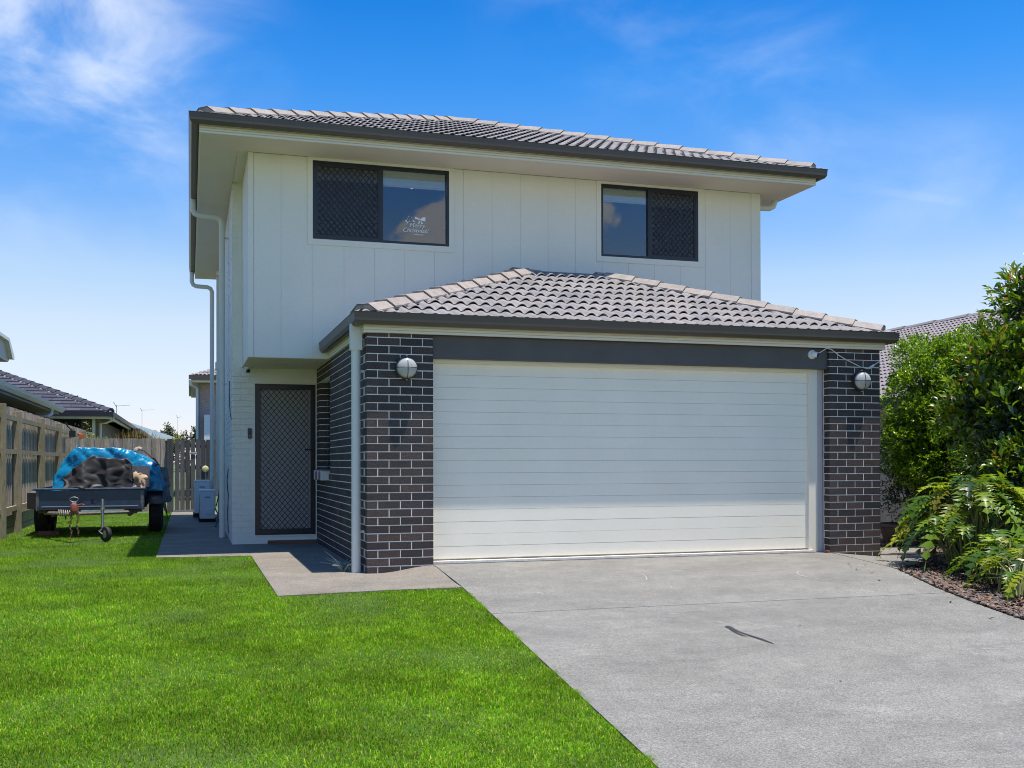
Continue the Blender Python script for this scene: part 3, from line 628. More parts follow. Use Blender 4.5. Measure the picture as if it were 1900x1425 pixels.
# box gutter profile (quad): (outward distance, height); swept around the eaves with mitred corners
def gutter(path, z, name, mat, closed=False):
    """path: outer line of the fascia as (x,y), outward on the right-hand side of travel"""
    prof = [(0.004, -.055), (.060, -.075), (.090, -.070), (.112, -.035), (.118, .045), (.124, .055), (.112, .055), (.104, .030), (.010, .030), (.004, .050)]
    n = len(path); g = G(); rows = []
    for i, (x, y) in enumerate(path):
        p = Vector((x, y)); d0 = (p - Vector(path[i - 1])).normalized() if i > 0 else None; d1 = (Vector(path[i + 1]) - p).normalized() if i < n - 1 else None
        if d0 is None: d0 = d1
        if d1 is None: d1 = d0
        n0 = Vector((d0.y, -d0.x)); n1_ = Vector((d1.y, -d1.x)); m_ = (n0 + n1_); m_ = m_ / m_.dot(n0) if m_.length > 1e-6 else n0
        rows.append([(x + m_.x * u, y + m_.y * u, z + h) for u, h in prof])
    k = len(prof); base = len(g.v)
    for r_ in rows: g.v += r_
    for i in range(n - 1):
        for j in range(k): g.f.append((base + i * k + j, base + i * k + (j + 1) % k, base + (i + 1) * k + (j + 1) % k, base + (i + 1) * k + j))
    g.f.append(tuple(base + j for j in range(k))); g.f.append(tuple(base + (n - 1) * k + j for j in range(k - 1, -1, -1)))
    return g.obj(name, mat, house)
gutter([(FXL, 12.9), (FXL, FY), (FXR, FY), (FXR, 12.9)], 5.245, 'upper_gutter', gutter_m)
gutter([(-0.035, YU - .01), (-0.035, -0.035), (6.345, -0.035), (6.345, 9.0)], 2.600, 'garage_gutter', gutter_m)
G().extrude(fascia_prof(-0.035, 2.452, 2.575, -1), -0.035, 6.345, 'x').obj('garage_fascia', cream, house)
G().extrude(fascia_prof(-0.035, 2.452, 2.575, -1), -0.014, YU - .008, 'y').obj('garage_side_fascia', cream, house)
G().extrude(fascia_prof(6.345, 2.452, 2.575, 1), -0.014, 9.0, 'y').obj('garage_right_fascia', cream, house)
box('garage_soffit', soffit_m, -0.014, 6.324, -0.013, 0.004, 2.4545, 2.470, house)
box('garage_soffit', soffit_m, -0.014, 0.004, 0.005, YU, 2.4560, 2.470, house)
box('garage_soffit', soffit_m, 6.29, 6.324, 0.005, 9.0, 2.4560, 2.470, house)

# --- roof tiles ---
def tile_profile(u):      # two rounded rolls per tile
    q = (u * 2) % 1.0
    return math.sin(math.pi * min(1, max(0, (q - .16) / .84))) ** 0.9 if q > .16 else 0.0
def tile_mesh(tw, tl, na=14):
    vs = []; fs = []
    US = sorted(set([i / na for i in range(na + 1)]))
    def row(v, step, amp, dz=0): return [(u * tw, v, step + amp * tile_profile(u if u < 1 else 0.0) + dz) for u in US]
    n = len(US)
    rows = [row(-.014, .013, .041, -.009), row(-.014, .013, .041), row(0.0, .014, .042), row(tl * .5, .008, .032), row(tl + .02, .0, .020)]
    for r_ in rows: vs += r_
    for i in range(len(rows) - 1):
        for j in range(n - 1): fs.append((i * n + j, i * n + j + 1, (i + 1) * n + j + 1, (i + 1) * n + j))
    return vs, fs
def clip_mesh(vs, fs, planes):
    bm = bmesh.new(); bv = [bm.verts.new(v) for v in vs]
    for f in fs: bm.faces.new([bv[i] for i in f])
    for co, no in planes:
        bmesh.ops.bisect_plane(bm, geom=bm.verts[:] + bm.edges[:] + bm.faces[:], plane_co=co, plane_no=no, clear_outer=True)
    return bm
def roof_plane(origin, udir, vdir, length, rows_len, tw, tl, hipL, hipR, parent, budget, mat, vmax, name='roof_tile', pieces=True, pick=None):
    """tiles on a sloping plane; origin = eave start; hipL/hipR: True = cut along 45 degree hip (in plan)"""
    U = Vector(udir).normalized(); V = Vector(vdir).normalized(); Nn = U.cross(V).normalized()
    mtx = Matrix((U, V, Nn)).transposed().to_4x4(); mtx.translation = Vector(origin)
    cosp = math.hypot(V.x, V.y)          # horizontal run per unit slope
    tv, tf = tile_mesh(tw, tl); me_full = bpy.data.meshes.new('roof_tile'); me_full.from_pydata(tv, [], tf); me_full.materials.append(mat); me_full.shade_smooth()
    try: me_full.set_sharp_from_angle(angle=R(50))
    except Exception: pass
    stuff = []; used = 0; nrows = int(math.ceil(vmax / tl))
    for r_ in range(nrows):
        v0 = r_ * tl
        lo = v0 * cosp if hipL else 0; hi = length - (v0 * cosp if hipR else 0)
        i0 = int(math.floor(lo / tw)) - 1; i1 = int(math.ceil(hi / tw)) + 1
        for i in range(i0, i1):
            u0 = i * tw; ulo, uhi = u0, u0 + tw; vt = min(v0 + tl, vmax)
            L0 = v0 * cosp if hipL else 0; L1 = vt * cosp if hipL else 0; R0 = length - (v0 * cosp if hipR else 0); R1 = length - (vt * cosp if hipR else 0)
            if uhi <= L0 + .01 or ulo >= R0 - .01: continue
            cut = (ulo < L1) or (uhi > R1) or (v0 + tl + .02 > vmax)
            piece_ok = pieces and used < budget and (pick is None or pick(u0, r_))
            if not cut:
                if piece_ok:
                    o = bpy.data.objects.new(name, me_full); COL.objects.link(o); o.matrix_basis = mtx @ Matrix.Translation((u0, v0, random.uniform(-.001, .001))); attach_keep(o, parent); used += 1
                else: stuff.append(([(x + u0, y + v0, z) for x, y, z in tv], tf))
                continue
            pls = []
            if ulo < L1 or (hipL and ulo < L0): pls.append(((-u0 + v0 * cosp, 0, 0), (-1, cosp, 0)))
            if uhi > R1: pls.append(((R0 - u0, 0, 0), (1, cosp if hipR else 0, 0)))
            if ulo < 0 and not hipL: pls.append(((-u0, 0, 0), (-1, 0, 0)))
            if v0 + tl + .02 > vmax: pls.append(((0, vmax - v0, 0), (0, 1, 0)))
            bm = clip_mesh(tv, tf, pls)
            if len(bm.faces) == 0: bm.free(); continue
            if piece_ok:
                me = bpy.data.meshes.new('roof_tile'); bm.to_mesh(me); me.materials.append(mat); me.shade_smooth()
                o = bpy.data.objects.new(name, me); COL.objects.link(o); o.matrix_basis = mtx @ Matrix.Translation((u0, v0, 0)); attach_keep(o, parent); used += 1
            else:
                bm.verts.index_update(); stuff.append(([(v.co.x + u0, v.co.y + v0, v.co.z) for v in bm.verts], [tuple(v.index for v in f.verts) for f in bm.faces]))
            bm.free()
    if stuff:
        g = G()
        for vs, fs in stuff: g.add(vs, fs)
        me = g.mesh(name); me.transform(mtx); me.shade_smooth(); link(name, me, mat, parent, kind='stuff')
    return used
def attach_keep(o, parent): attach(o, parent)
def ridge_caps(p0, p1, parent, n, mat, wd=.13, lift=.045, name='ridge_cap', normal=None, shadow_last=0):
    """overlapping angular caps from p0 (low) to p1 (high)"""
    p0, p1 = Vector(p0), Vector(p1); d = (p1 - p0); L_ = d.length; d.normalize(); side = d.cross(Vector((0, 0, 1))).normalized(); up = side.cross(d).normalized()
    step = L_ / n
    for i in range(n):
        a = p0 + d * (i * step - (.03 if i else 0)); b = p0 + d * ((i + 1) * step + .03)
        def sec(p, s, h): return [p + side * (-wd * s) + up * (lift - .075 * s + h), p + side * (-wd * .42 * s) + up * (lift + .0 + h), p + side * (wd * .42 * s) + up * (lift + .0 + h), p + side * (wd * s) + up * (lift - .075 * s + h)]
        A = sec(a, 1.06, .028); A2 = sec(a, 1.06, .010); B = sec(b, .92, .004)
        vs = A + B + A2 + sec(b, .92, -.012)
        fs = [(0, 1, 5, 4), (1, 2, 6, 5), (2, 3, 7, 6), (0, 8, 9, 1), (1, 9, 10, 2), (2, 10, 11, 3), (4, 5, 13, 12), (5, 6, 14, 13), (6, 7, 15, 14), (0, 4, 12, 8), (3, 11, 15, 7)]
        if i == 0: fs.append((3, 2, 1, 0))
        G().add(vs, fs).obj(name, mat, parent, bevel=0)
    # mortar bedding under the caps, wavy lower edge
    g = G(); m_ = int(L_ / .03)
    for sgn in (-1, 1):
        vs = []
        for i in range(m_ + 1):
            t_ = i / m_; p = p0 + d * (L_ * t_); wv = .02 * math.sin(t_ * L_ * 2 * math.pi / .146 / 1.41) + .012 * mnoise.noise(p * 9)
            vs += [p + side * (sgn * wd * .9) + up * (lift - .055), p + side * (sgn * (wd * 1.08 + wv)) + up * (lift - .10 - .4 * wv)]
        g.add(vs, [(2 * i, 2 * i + 1, 2 * i + 3, 2 * i + 2) for i in range(m_)])
    g.obj('ridge_pointing', point_m, parent, fix=False)
PIT_ = 0.38; cp = 1 / math.sqrt(1 + PIT_ ** 2)
# garage roof: eave line at the gutter, rises to the upper wall
gr = G(); e0x, e1x, e0y, ez = -0.105, 6.415, -0.105, 2.622; T = 2.69
a0 = (e0x, e0y, ez - .02); b0 = (e1x, e0y, ez - .02); zt = ez - .02 + PIT_ * T
gr.add([a0, b0, (e1x - T, e0y + T, zt), (e0x + T, e0y + T, zt), (e0x, YU, ez - .02), (e0x + T, YU, zt), (e1x, 9.0, ez - .02), (e1x - T, YU, zt), (e1x - T, 9.0, zt)],
       [(0, 1, 2, 3), (0, 3, 5, 4), (1, 6, 8, 2), (3, 2, 7, 5)])
groof = gr.obj('garage_roof', M('roof_underlay', (0.05, 0.05, 0.055), 0.9), house, fix=False); groof['label'] = 'lower hipped grey tiled roof over the garage'
TW, TL = 0.290, 0.335
used = roof_plane((e0x, e0y - .01, ez), (1, 0, 0), (0, 1, PIT_), e1x - e0x, 0, TW, TL, True, True, groof, 300, tile_m, T / cp)
roof_plane((e1x, e0y, ez), (0, 1, 0), (-1, 0, PIT_), 9.0, 0, TW, TL, True, False, groof, 0, tile_m, T / cp, pieces=False)
roof_plane((e0x, YU, ez), (0, -1, 0), (1, 0, PIT_), YU - e0y, 0, TW, TL, False, True, groof, 0, tile_m, T / cp, pieces=False)
hl = lambda t, s=0: ((e0x + t) if s == 0 else (e1x - t), e0y + t, ez + PIT_ * t + .012)
ridge_caps(hl(0.07), hl(T - .05), groof, 10, cap_m, wd=.165, lift=.06); ridge_caps(hl(0.09, 1), hl(T - .05, 1), groof, 10, cap_m, wd=.165, lift=.06)
box('wall_flashing', M('lead_flashing', (0.16, 0.165, 0.18), 0.5, metal=0.3), e0x + T - .25, e1x - T + .25, e0y + T - .02, YU - .006, zt + .035, zt + .062, groof)
ridge_caps((2.40, 2.66, zt + .03), (2.78, 2.68, zt + .035), groof, 1, cap_m); ridge_caps((3.62, 2.68, zt + .03), (4.0, 2.66, zt + .03), groof, 1, cap_m)
print('garage tiles', used)
# upper roof
ux0, ux1, uy0, uy1, uz = FXL - .072, FXR + .072, FY - .072, 12.97, 5.268; TU = (ux1 - ux0) / 2; zt2 = uz + PIT_ * TU
xm_ = (ux0 + ux1) / 2
ur = G().add([(ux0, uy0, uz - .02), (ux1, uy0, uz - .02), (xm_, uy0 + TU, zt2 - .02), (ux0, uy1, uz - .02), (ux1, uy1, uz - .02), (xm_, uy1 - TU, zt2 - .02)], [(0, 1, 2), (0, 2, 5, 3), (1, 4, 5, 2), (3, 5, 4)])
uroof = ur.obj('upper_roof', MATS['roof_underlay'], house, fix=False); uroof['label'] = 'upper hipped grey tiled roof seen almost edge on'
u2 = roof_plane((ux0, uy0 - .01, uz), (1, 0, 0), (0, 1, PIT_), ux1 - ux0, 0, TW, TL, True, True, uroof, 300 - used, tile_m, TU / cp)
roof_plane((ux0, uy1, uz), (0, -1, 0), (1, 0, PIT_), uy1 - uy0, 0, TW, TL, True, True, uroof, 0, tile_m, TU / cp, pieces=False)
roof_plane((ux1, uy0, uz), (0, 1, 0), (-1, 0, PIT_), uy1 - uy0, 0, TW, TL, True, True, uroof, 0, tile_m, TU / cp, pieces=False)
print('upper tiles', u2)
ridge_caps((ux0 + .13, uy0 + .13, uz + .06), (xm_, uy0 + TU, zt2 + .012), uroof, 15, cap_m, wd=.165, lift=.06); ridge_caps((ux1 - .10, uy0 + .10, uz + .05), (xm_, uy0 + TU, zt2 + .012), uroof, 15, cap_m, wd=.165, lift=.06)
# --- downpipes ---
def clip(g, x, y, z, r_): g.lathe([(r_ + .001, -.012), (r_ + .004, -.012), (r_ + .004, .012), (r_ + .001, .012)], (x, y, z), n=16)
dp = G().tube([(-.088, .17, -.075), (-.088, .17, 2.30)], .049, 20).obj('garage_downpipe', pipe_m, house, smooth=True)
G().box(-.148, -.028, .11, .23, 2.28, 2.56).obj('pipe_head', pipe_m, dp, bevel=.004)
for z in (.36, 2.06): G().box(-.05, .0, .165, .20, z - .012, z + .012).obj('pipe_clip', white_m, dp)
def elbow(x0, x1, y, zt_, zb, zfoot, r_=.045, label=None):
    o = G().tube([(x0, y, zt_), (x0, y, zb + .09), (x0 + (.03 if x1 > x0 else -.03), y, zb + .03), (x0 + (.09 if x1 > x0 else -.09), y, zb), (x1 + (-.09 if x1 > x0 else .09), y, zb - .01), (x1 + (-.03 if x1 > x0 else .03), y, zb - .04), (x1, y, zb - .10), (x1, y, zfoot)], r_, 16).obj('downpipe', pipe_m, house, smooth=True)
    if label: o['label'] = label
    return o
d1 = elbow(-1.725, -1.288, 6.06, 5.19, 4.93, -.08, label='white downpipe with elbow near the front of the left wall')
for z in (4.6, 2.32, .4): G().box(-1.245, -1.19, 6.045, 6.075, z - .012, z + .012).obj('pipe_clip', metal_m, d1)
d2 = elbow(-1.725, -1.31, 12.6, 5.19, 4.88, -.08, label='white downpipe at the back of the left wall')
d3 = elbow(6.80, 6.42, 3.25, 5.19, 4.97, 2.7, label='pipe elbow under the right eave')
cdt = G().box(-1.25, -1.192, 11.2, 11.3, .9, 4.88).obj('wall_duct', pipe_m, house); G().box(-1.262, -1.19, 10.42, 10.50, .55, 2.92).obj('wall_duct', pipe_m, house)
G().box(-1.29, -1.19, 10.40, 10.52, 2.92, 3.06).obj('duct_cap', cream, house); G().lathe([(0, .06), (.06, .05), (.075, 0)], (-1.19, 11.25, 4.95), (-1, 0, 0), 16).obj('round_vent', cream, house)
G().tube([(-1.2, 5.4, 2.32), (-1.205, 5.25, 2.1), (-1.203, 5.12, 1.9), (-1.2, 5.0, 1.78), (-1.197, 4.7, 1.72)], .006, 6).obj('loose_cable', M('dark_cable', (.05, .05, .05), .6), house)
G().tube([(-1.2, 5.9, 1.0), (-1.22, 5.85, .8), (-1.2, 5.9, .6), (-1.21, 5.88, .3), (-1.2, 5.9, 0.0)], .008, 6).obj('loose_cable', MATS['dark_cable'], house)
# timber step
step = box('timber_step', M('timber_step', (0.16, 0.085, 0.05), .8, var=.3, vs=12, stretch=(.2, 1, 1)), -0.70, 0.0, 4.36, 4.53, -0.069, -0.025)
tag(step, 'low brown timber plank lying before the front door', 'step')

# ------------------------------------------------------------------ things fixed to the house
def wall_light(x, z, label):
    t = thing('wall_light', label, 'wall light', (x, -0.001, z), 'round bulkhead lights on the brick piers')
    G().lathe([(.0, .0), (.118, .0), (.121, .03), (.117, .055), (.10, .058)], (x, -.002, z), (0, -1, 0), 36).obj('base_ring', M('grey_black_casting', (.035, .038, .042), .45), t, smooth=True, fix=False)
    G().lathe([(.108, .05), (.105, .075), (.088, .098), (.06, .112), (.03, .119), (.0005, .121)], (x, -.002, z), (0, -1, 0), 36).obj('glass_dome', opal_m, t, smooth=True, fix=False)
    g = G()
    for ax in (Vector((1, 0, 0)), Vector((0, 0, 1))):
        pts = []
        for i in range(13):
            a = math.pi * i / 12; pts.append(Vector((x, -.05 - .078 * math.sin(a), z)) + ax * (.115 * math.cos(a)))
        g.tube(pts, .0035, 6)
    g.obj('guard', black_m, t)
    g = G().lathe([(0, .012), (.01, .01), (.01, 0)], (x, -.045, z + .122), (0, 0, 1), 10).lathe([(0, .012), (.01, .01), (.01, 0)], (x, -.045, z - .122), (0, 0, -1), 10); g.obj('screw', metal_m, t, fix=False)
wall_light(0.415, 2.09, 'round caged light on the brick pier left of the garage door')
wall_light(6.003, 2.068, 'round caged light on the brick pier right of the garage door')
def sec_cam(p, d, label, blk=False, wall=(0, -1, 0)):
    t = thing('security_camera', label, 'camera', p); p = Vector(p); d = Vector(d).normalized()
    G().lathe([(0, .03), (.04, .03), (.052, .022), (.055, 0)], p, wall, 24).obj('base', white_m, t, smooth=True, fix=False)
    q = p + Vector(wall) * .04; G().lathe([(.0, -.03), (.032, -.02), (.036, 0), (.034, .03), (.030, .045)], q, d, 20).obj('body', white_m, t, smooth=True, fix=False)
    G().lathe([(.031, .03), (.024, .050), (.012, .060), (.0, .063)], q, d, 20).obj('lens', black_m, t, smooth=True, fix=False)
sec_cam((5.36, .034, 2.375), (.75, -.65, -.2), 'white security camera on the grey board above the garage door')
sec_cam((-.985, 4.40, 2.449), (.1, -.9, -.45), 'small white security camera under the overhang by the front door', wall=(0, 0, -1))
cp_ = [(5.40, -.02, 2.385), (5.45, -.02, 2.403), (5.529, -.02, 2.45), (5.594, -.02, 2.44), (5.682, -.016, 2.382), (5.783, -.016, 2.33), (5.884, -.014, 2.289), (6.012, -.014, 2.237), (6.108, -.014, 2.218), (6.14, -.014, 2.232), (6.179, -.016, 2.258), (6.263, -.014, 2.304), (6.296, -.01, 2.31)]
tag(G().tube(cp_, .0055, 6).tube([(6.125, -.016, 2.226), (6.19, -.018, 2.262)], .014, 8).obj('cable', white_m, smooth=True), 'thin white cable hanging over the right brick pier', 'cable')
t = thing('intercom', 'black doorbell intercom on the white wall left of the front door', 'intercom', (-.951, D, 1.45))
G().box(-.978, -.924, D - .028, D - .002, 1.44, 1.585).obj('body', black_m, t, bevel=.005); G().lathe([(0, .004), (.014, .003), (.016, 0)], (-.951, D - .028, 1.475), (0, -1, 0), 16).obj('button', M('grey_button', (.15, .15, .16), .3), t, fix=False); G().lathe([(0, .004), (.010, .003), (.012, 0)], (-.951, D - .028, 1.555), (0, -1, 0), 16).obj('lens', M('lens', (.1, .1, .11), .2), t, fix=False)
# letter rack of rolled papers at the side window
t = thing('newspaper_bundle', 'bundle of papers lying on the sill of the side window', 'papers', (-.04, 3.5, .85))
for i in range(7):
    y = 3.16 + i * .13
    G().box(-.10, .10, y, y + .085, .855 + .008 * (i % 2), .985 - .01 * (i % 3), Matrix.Translation((0, 0, 0))).obj('paper', M('paper_%s' % ('white', 'red', 'brown')[i % 3], ((.6, .6, .6), (.30, .12, .10), (.25, .2, .17))[i % 3], .7), t)
G().box(-.08, .10, 3.1, 4.0, .992, 1.004).obj('top_sheet', M('navy_paper', (.05, .07, .2), .5), t)
# weed by the downpipe
wd = G()
for i in range(46):
    a = random.uniform(0, 2 * math.pi); l_ = random.uniform(.08, .26); b0_ = Vector((-.16 + random.uniform(-.08, .05), .36 + random.uniform(-.14, .14), -.07)); e_ = b0_ + Vector((math.cos(a) * l_ * .8 - .03, math.sin(a) * l_ * .8, l_ * random.uniform(.3, .9)))
    wd.tube([b0_, (b0_ + e_) / 2 + Vector((0, 0, .03)), e_], [.004, .004, .0015], 4)
tag(wd.obj('weed', M('silver_weed', (.26, .30, .25), .7, isl=.3)), 'small silvery weed at the foot of the garage downpipe', 'weed')
box('door_wedge', M('faded_red_rubber', (.25, .07, .06), .7, var=.2, vs=10), 5.535, 5.565, -.02, .05, -.010, .028)
bpy.data.objects['door_wedge']['label'] = 'small faded red wedge at the right foot of the garage door'; bpy.data.objects['door_wedge']['category'] = 'wedge'

# ------------------------------------------------------------------ air conditioners
def aircon(x0, x1, y0, y1, z0, z1, label):
    t = thing('air_conditioner', label, 'air conditioner', ((x0 + x1) / 2, (y0 + y1) / 2, z0 - .09), 'outdoor air conditioning units')
    G().box(x0, x1, y0, y1, z0, z1 - .03).obj('casing', white_m, t, bevel=.012); G().box(x0 - .008, x1 + .008, y0 - .008, y1 + .008, z1 - .032, z1).obj('lid', white_m, t, bevel=.01)
    xm = (x0 + x1) / 2
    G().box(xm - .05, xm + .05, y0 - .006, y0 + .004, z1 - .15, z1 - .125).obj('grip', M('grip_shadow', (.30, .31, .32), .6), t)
    G().box(x0 + .12, x1 - .02, y0 - .02, y0 + .002, z0 + .09, z0 + .20).obj('valve_cover', white_m, t, bevel=.006)
    g = G()
    for k in range(10): g.lathe([(.05 + .022 * k, .0), (.053 + .022 * k, -.006), (.056 + .022 * k, 0)], (x0 - .004, (y0 + y1) / 2, (z0 + z1) / 2 - .02), (1, 0, 0), 24)
    g.obj('fan_grille', M('grey_grille', (.2, .2, .2), .5), t, fix=False)
    for (a, b) in ((y0 + .08, y0 + .14), (y1 - .14, y1 - .08)): G().box(x0 - .02, x1 + .02, a, b, z0 - .09, z0 - .001).obj('foot', rubber_m, t, bevel=.008)
aircon(-1.58, -1.30, 10.45, 11.15, .0, .56, 'front white air conditioner on the side path')
aircon(-1.68, -1.37, 11.75, 12.50, .05, .73, 'taller white air conditioner behind the front one')
G().tube([(-1.28, 10.3, .25), (-1.22, 10.2, .5), (-1.2, 10.1, .9)], .012, 6).tube([(-1.29, 10.4, .2), (-1.25, 10.0, .1), (-1.3, 9.3, -.04), (-1.33, 8.8, -.06)], .012, 6).obj('loose_hose', MATS['dark_cable'], house)

# ------------------------------------------------------------------ fences
def fence_pale(w_, h_, th, name='paling'):
    me = G().box(0, w_, 0, th, 0, h_).mesh(name); bm = bmesh.new(); bm.from_mesh(me); bmesh.ops.recalc_face_normals(bm, faces=bm.faces); bm.to_mesh(me); bm.free(); return me
fl = thing('paling_fence', 'weathered timber paling fence with posts and rails along the left boundary', 'fence', (-4.62, 12, -.1))
me = G().box(-.016, 0, 0, .098, 0, 1).mesh('paling'); bm = bmesh.new(); bm.from_mesh(me); bmesh.ops.recalc_face_normals(bm, faces=bm.faces); bm.to_mesh(me); bm.free(); me.materials.append(timber_m)
y = 5.6; i = 0
while y < 27.0:
    o = piece('paling', me, (-4.645 + (.012 if i % 2 else 0), y, .23), fl); o.scale = (1, 1, 1.80 + random.uniform(-.012, .012)); o.rotation_euler = (random.uniform(-.003, .003), 0, 0); y += .098 if i % 2 else .095; i += 1
for yp in (4.0, 6.95, 8.53, 11.5, 14.5, 17.3, 20.2, 23.2, 26.2):
    G().box(-4.615, -4.50, yp, yp + .10, -.5, 1.97 if yp != 6.95 else 2.02).obj('post', rail_m, fl, bevel=.004)
ps = [4.0, 6.95, 8.53, 11.5, 14.5, 17.3, 20.2, 23.2, 26.2]
for a, b in zip(ps, ps[1:]):
    for z in (1.80, 1.245, .30): G().box(-4.612, -4.560, a + .101, b - .001, z, z + .078).obj('rail', rail_m, fl)
    for z in (.04, -.155): G().box(-4.66, -4.612, a + .05, b + .049, z, z + .185).obj('sleeper', rail_m, fl)
fb = thing('back_fence', 'grey timber paling fence across the back behind the trailer', 'fence', (-3.4, 15.25, -.1))
me2 = G().box(0, .145, -.016, 0, 0, 1).mesh('paling'); bm = bmesh.new(); bm.from_mesh(me2); bmesh.ops.recalc_face_normals(bm, faces=bm.faces); bm.to_mesh(me2); bm.free(); me2.materials.append(timber_m)
x = -4.5; i = 0
while x < -2.36:
    o = piece('paling', me2, (x, 15.24 + (.012 if i % 2 else 0), -.05), fb); o.scale = (.098 / .145 if 0 else .70, 1, 1.715 + random.uniform(-.01, .01)); x += .104; i += 1
for z in (.25, 1.35): G().box(-4.5, -2.3, 15.255, 15.30, z, z + .07).obj('rail', rail_m, fb)
gt = thing('side_gate', 'dark grey paling gate with gaps at the end of the side path', 'gate', (-1.75, 15.2, -.08))
for (a, b) in ((-2.275, -2.135), ): G().box(a, b, 15.14, 15.26, -.3, 1.66).obj('gate_post', gate_m, gt)
x = -2.10
me3 = G().box(0, .1, -.016, 0, 0, 1).mesh('paling'); bm = bmesh.new(); bm.from_mesh(me3); bmesh.ops.recalc_face_normals(bm, faces=bm.faces); bm.to_mesh(me3); bm.free(); me3.materials.append(gate_m)
while x < -1.16:
    o = piece('paling', me3, (x, 15.2, -.05), gt); o.scale = (1.0, 1, 1.70 + random.uniform(-.008, .008)); x += .118
for z in (.2, .95, 1.45): G().box(-2.10, -1.2, 15.202, 15.24, z, z + .07).obj('rail', gate_m, gt)
G().box(-2.12, -1.2, 15.1, 15.16, -.068, -.02).obj('threshold', M('metal_threshold', (.2, .21, .22), .5), gt)
sg = G().box(-1.775, -1.60, 15.168, 15.176, 1.29, 1.345).obj('sign', white_m, gt); G().box(-1.775, -1.60, 15.166, 15.1685, 1.318, 1.332).obj('sign_stripe', M('blue_print', (.08, .1, .4), .5), sg); G().box(-1.74, -1.66, 15.1655, 15.1675, 1.295, 1.305).obj('sign_stripe', M('red_print', (.5, .08, .08), .5), sg)
tag(G().lathe([(0, .03), (.04, .028), (.075, .012), (.078, 0)], (-1.413, 15.17, .948), (0, -1, 0), 20).obj('yellow_disc', yellow_m, fix=False), 'pale yellow round disc hanging on the gate beside the wall', 'disc')
# fence beyond the hedge on the right
fr_ = thing('right_fence', 'pale cream timber fence half hidden behind the hedge', 'fence', (9.2, 5, -.1))
me4 = G().box(0, .016, 0, .14, 0, 1).mesh('paling'); bm = bmesh.new(); bm.from_mesh(me4); bmesh.ops.recalc_face_normals(bm, faces=bm.faces); bm.to_mesh(me4); bm.free(); me4.materials.append(M('cream_paling', (.68, .58, .44), .8, isl=.15, var=.15, vs=8))
y = -1.0
while y < 14: 
    o = piece('paling', me4, (9.2, y, -.12), fr_); o.scale = (1, 1, 1.62); y += .146
for z in (.25, 1.2): G().box(9.217, 9.26, -1, 14, z, z + .08).obj('rail', rail_m, fr_)

# ------------------------------------------------------------------ box trailer with its load
tr = thing('box_trailer', 'navy steel box trailer parked on the lawn by the left fence', 'trailer', (-3.27, 8.0, -.08))
TX0, TX1, TY0, TY1, TZ0, TZ1 = -4.06, -2.475, 6.90, 9.75, .365, .695
tray = G().box(TX0, TX1, TY0, TY1, TZ0, TZ0 + .03).box(TX0, TX0 + .02, TY0, TY1, TZ0 + .03, TZ1).box(TX1 - .02, TX1, TY0, TY1, TZ0 + .03, TZ1).box(TX0 + .02, TX1 - .02, TY1 - .02, TY1, TZ0 + .03, TZ1).obj('tray', navy_m, tr)
fp = G().box(TX0 + .045, TX1 - .045, TY0, TY0 + .015, TZ0 + .05, TZ1 - .035).obj('front_panel', navy_m, tr)
G().tube([(TX0 - .03, TY0 - .01, TZ1 - .012), (TX1 + .03, TY0 - .01, TZ1 - .012)], .019, 10).obj('top_rail', M('worn_navy_rail', (.05, .075, .12), .3, var=.3, vs=20), tr)
G().box(TX0 + .02, TX1 - .02, TY0 - .018, TY0 + .02, TZ0 - .0, TZ0 + .045).obj('bottom_rail', navy_m, tr)
for x in (TX0, TX1 - .045): G().box(x, x + .045, TY0 - .012, TY0 + .03, TZ0 - .02, TZ1 - .03).obj('corner_post', M('worn_steel_post', (.12, .12, .13), .5, var=.4, vs=25), tr)
G().box(TX0 + .08, TX1 - .08, TY0 - .022, TY0 - .018, TZ0 + .040, TZ0 + .052).obj('edge_strip', M('pale_worn_edge', (.35, .40, .46), .35), tr)
for y in (7.05, 8.0, 9.0): G().box(TX0 + .03, TX1 - .03, y, y + .05, TZ0 - .06, TZ0 - .002).obj('cross_member', rust_m, tr)
for x in (-3.85, -2.72): G().box(x, x + .05, 6.95, 9.7, TZ0 - .12, TZ0 - .062).obj('chassis_rail', rust_m, tr)
CPL = Vector((-3.39, 5.68, .36))
for x in (-3.95, -2.6): G().tube([(x, 7.1, TZ0 - .06), (CPL.x + (.03 if x > -3.39 else -.03), CPL.y + .12, CPL.z - .015)], .032, 6).obj('drawbar', M('worn_drawbar', (.20, .17, .15), .6, var=.4, vs=20), tr)
cpg = G().box(CPL.x - .05, CPL.x + .05, CPL.y - .03, CPL.y + .18, CPL.z + .0, CPL.z + .06).lathe([(.055, 0), (.058, .05), (.045, .10), (.0, .115)], (CPL.x, CPL.y, CPL.z + .03), (0, 0, 1), 16).tube([(CPL.x + .02, CPL.y, CPL.z + .11), (CPL.x + .10, CPL.y - .02, CPL.z + .13), (CPL.x + .14, CPL.y, CPL.z + .12)], .010, 6).obj('coupling', red_m, tr, smooth=True)
pts = [(CPL.x + .06 * math.cos(a), CPL.y, CPL.z + .20 + .035 * math.sin(a)) for a in [i * math.pi / 6 for i in range(13)]]; G().tube(pts, .006, 6).box(CPL.x - .03, CPL.x + .03, CPL.y - .01, CPL.y + .03, CPL.z + .10, CPL.z + .17).obj('handle', metal_m, tr)
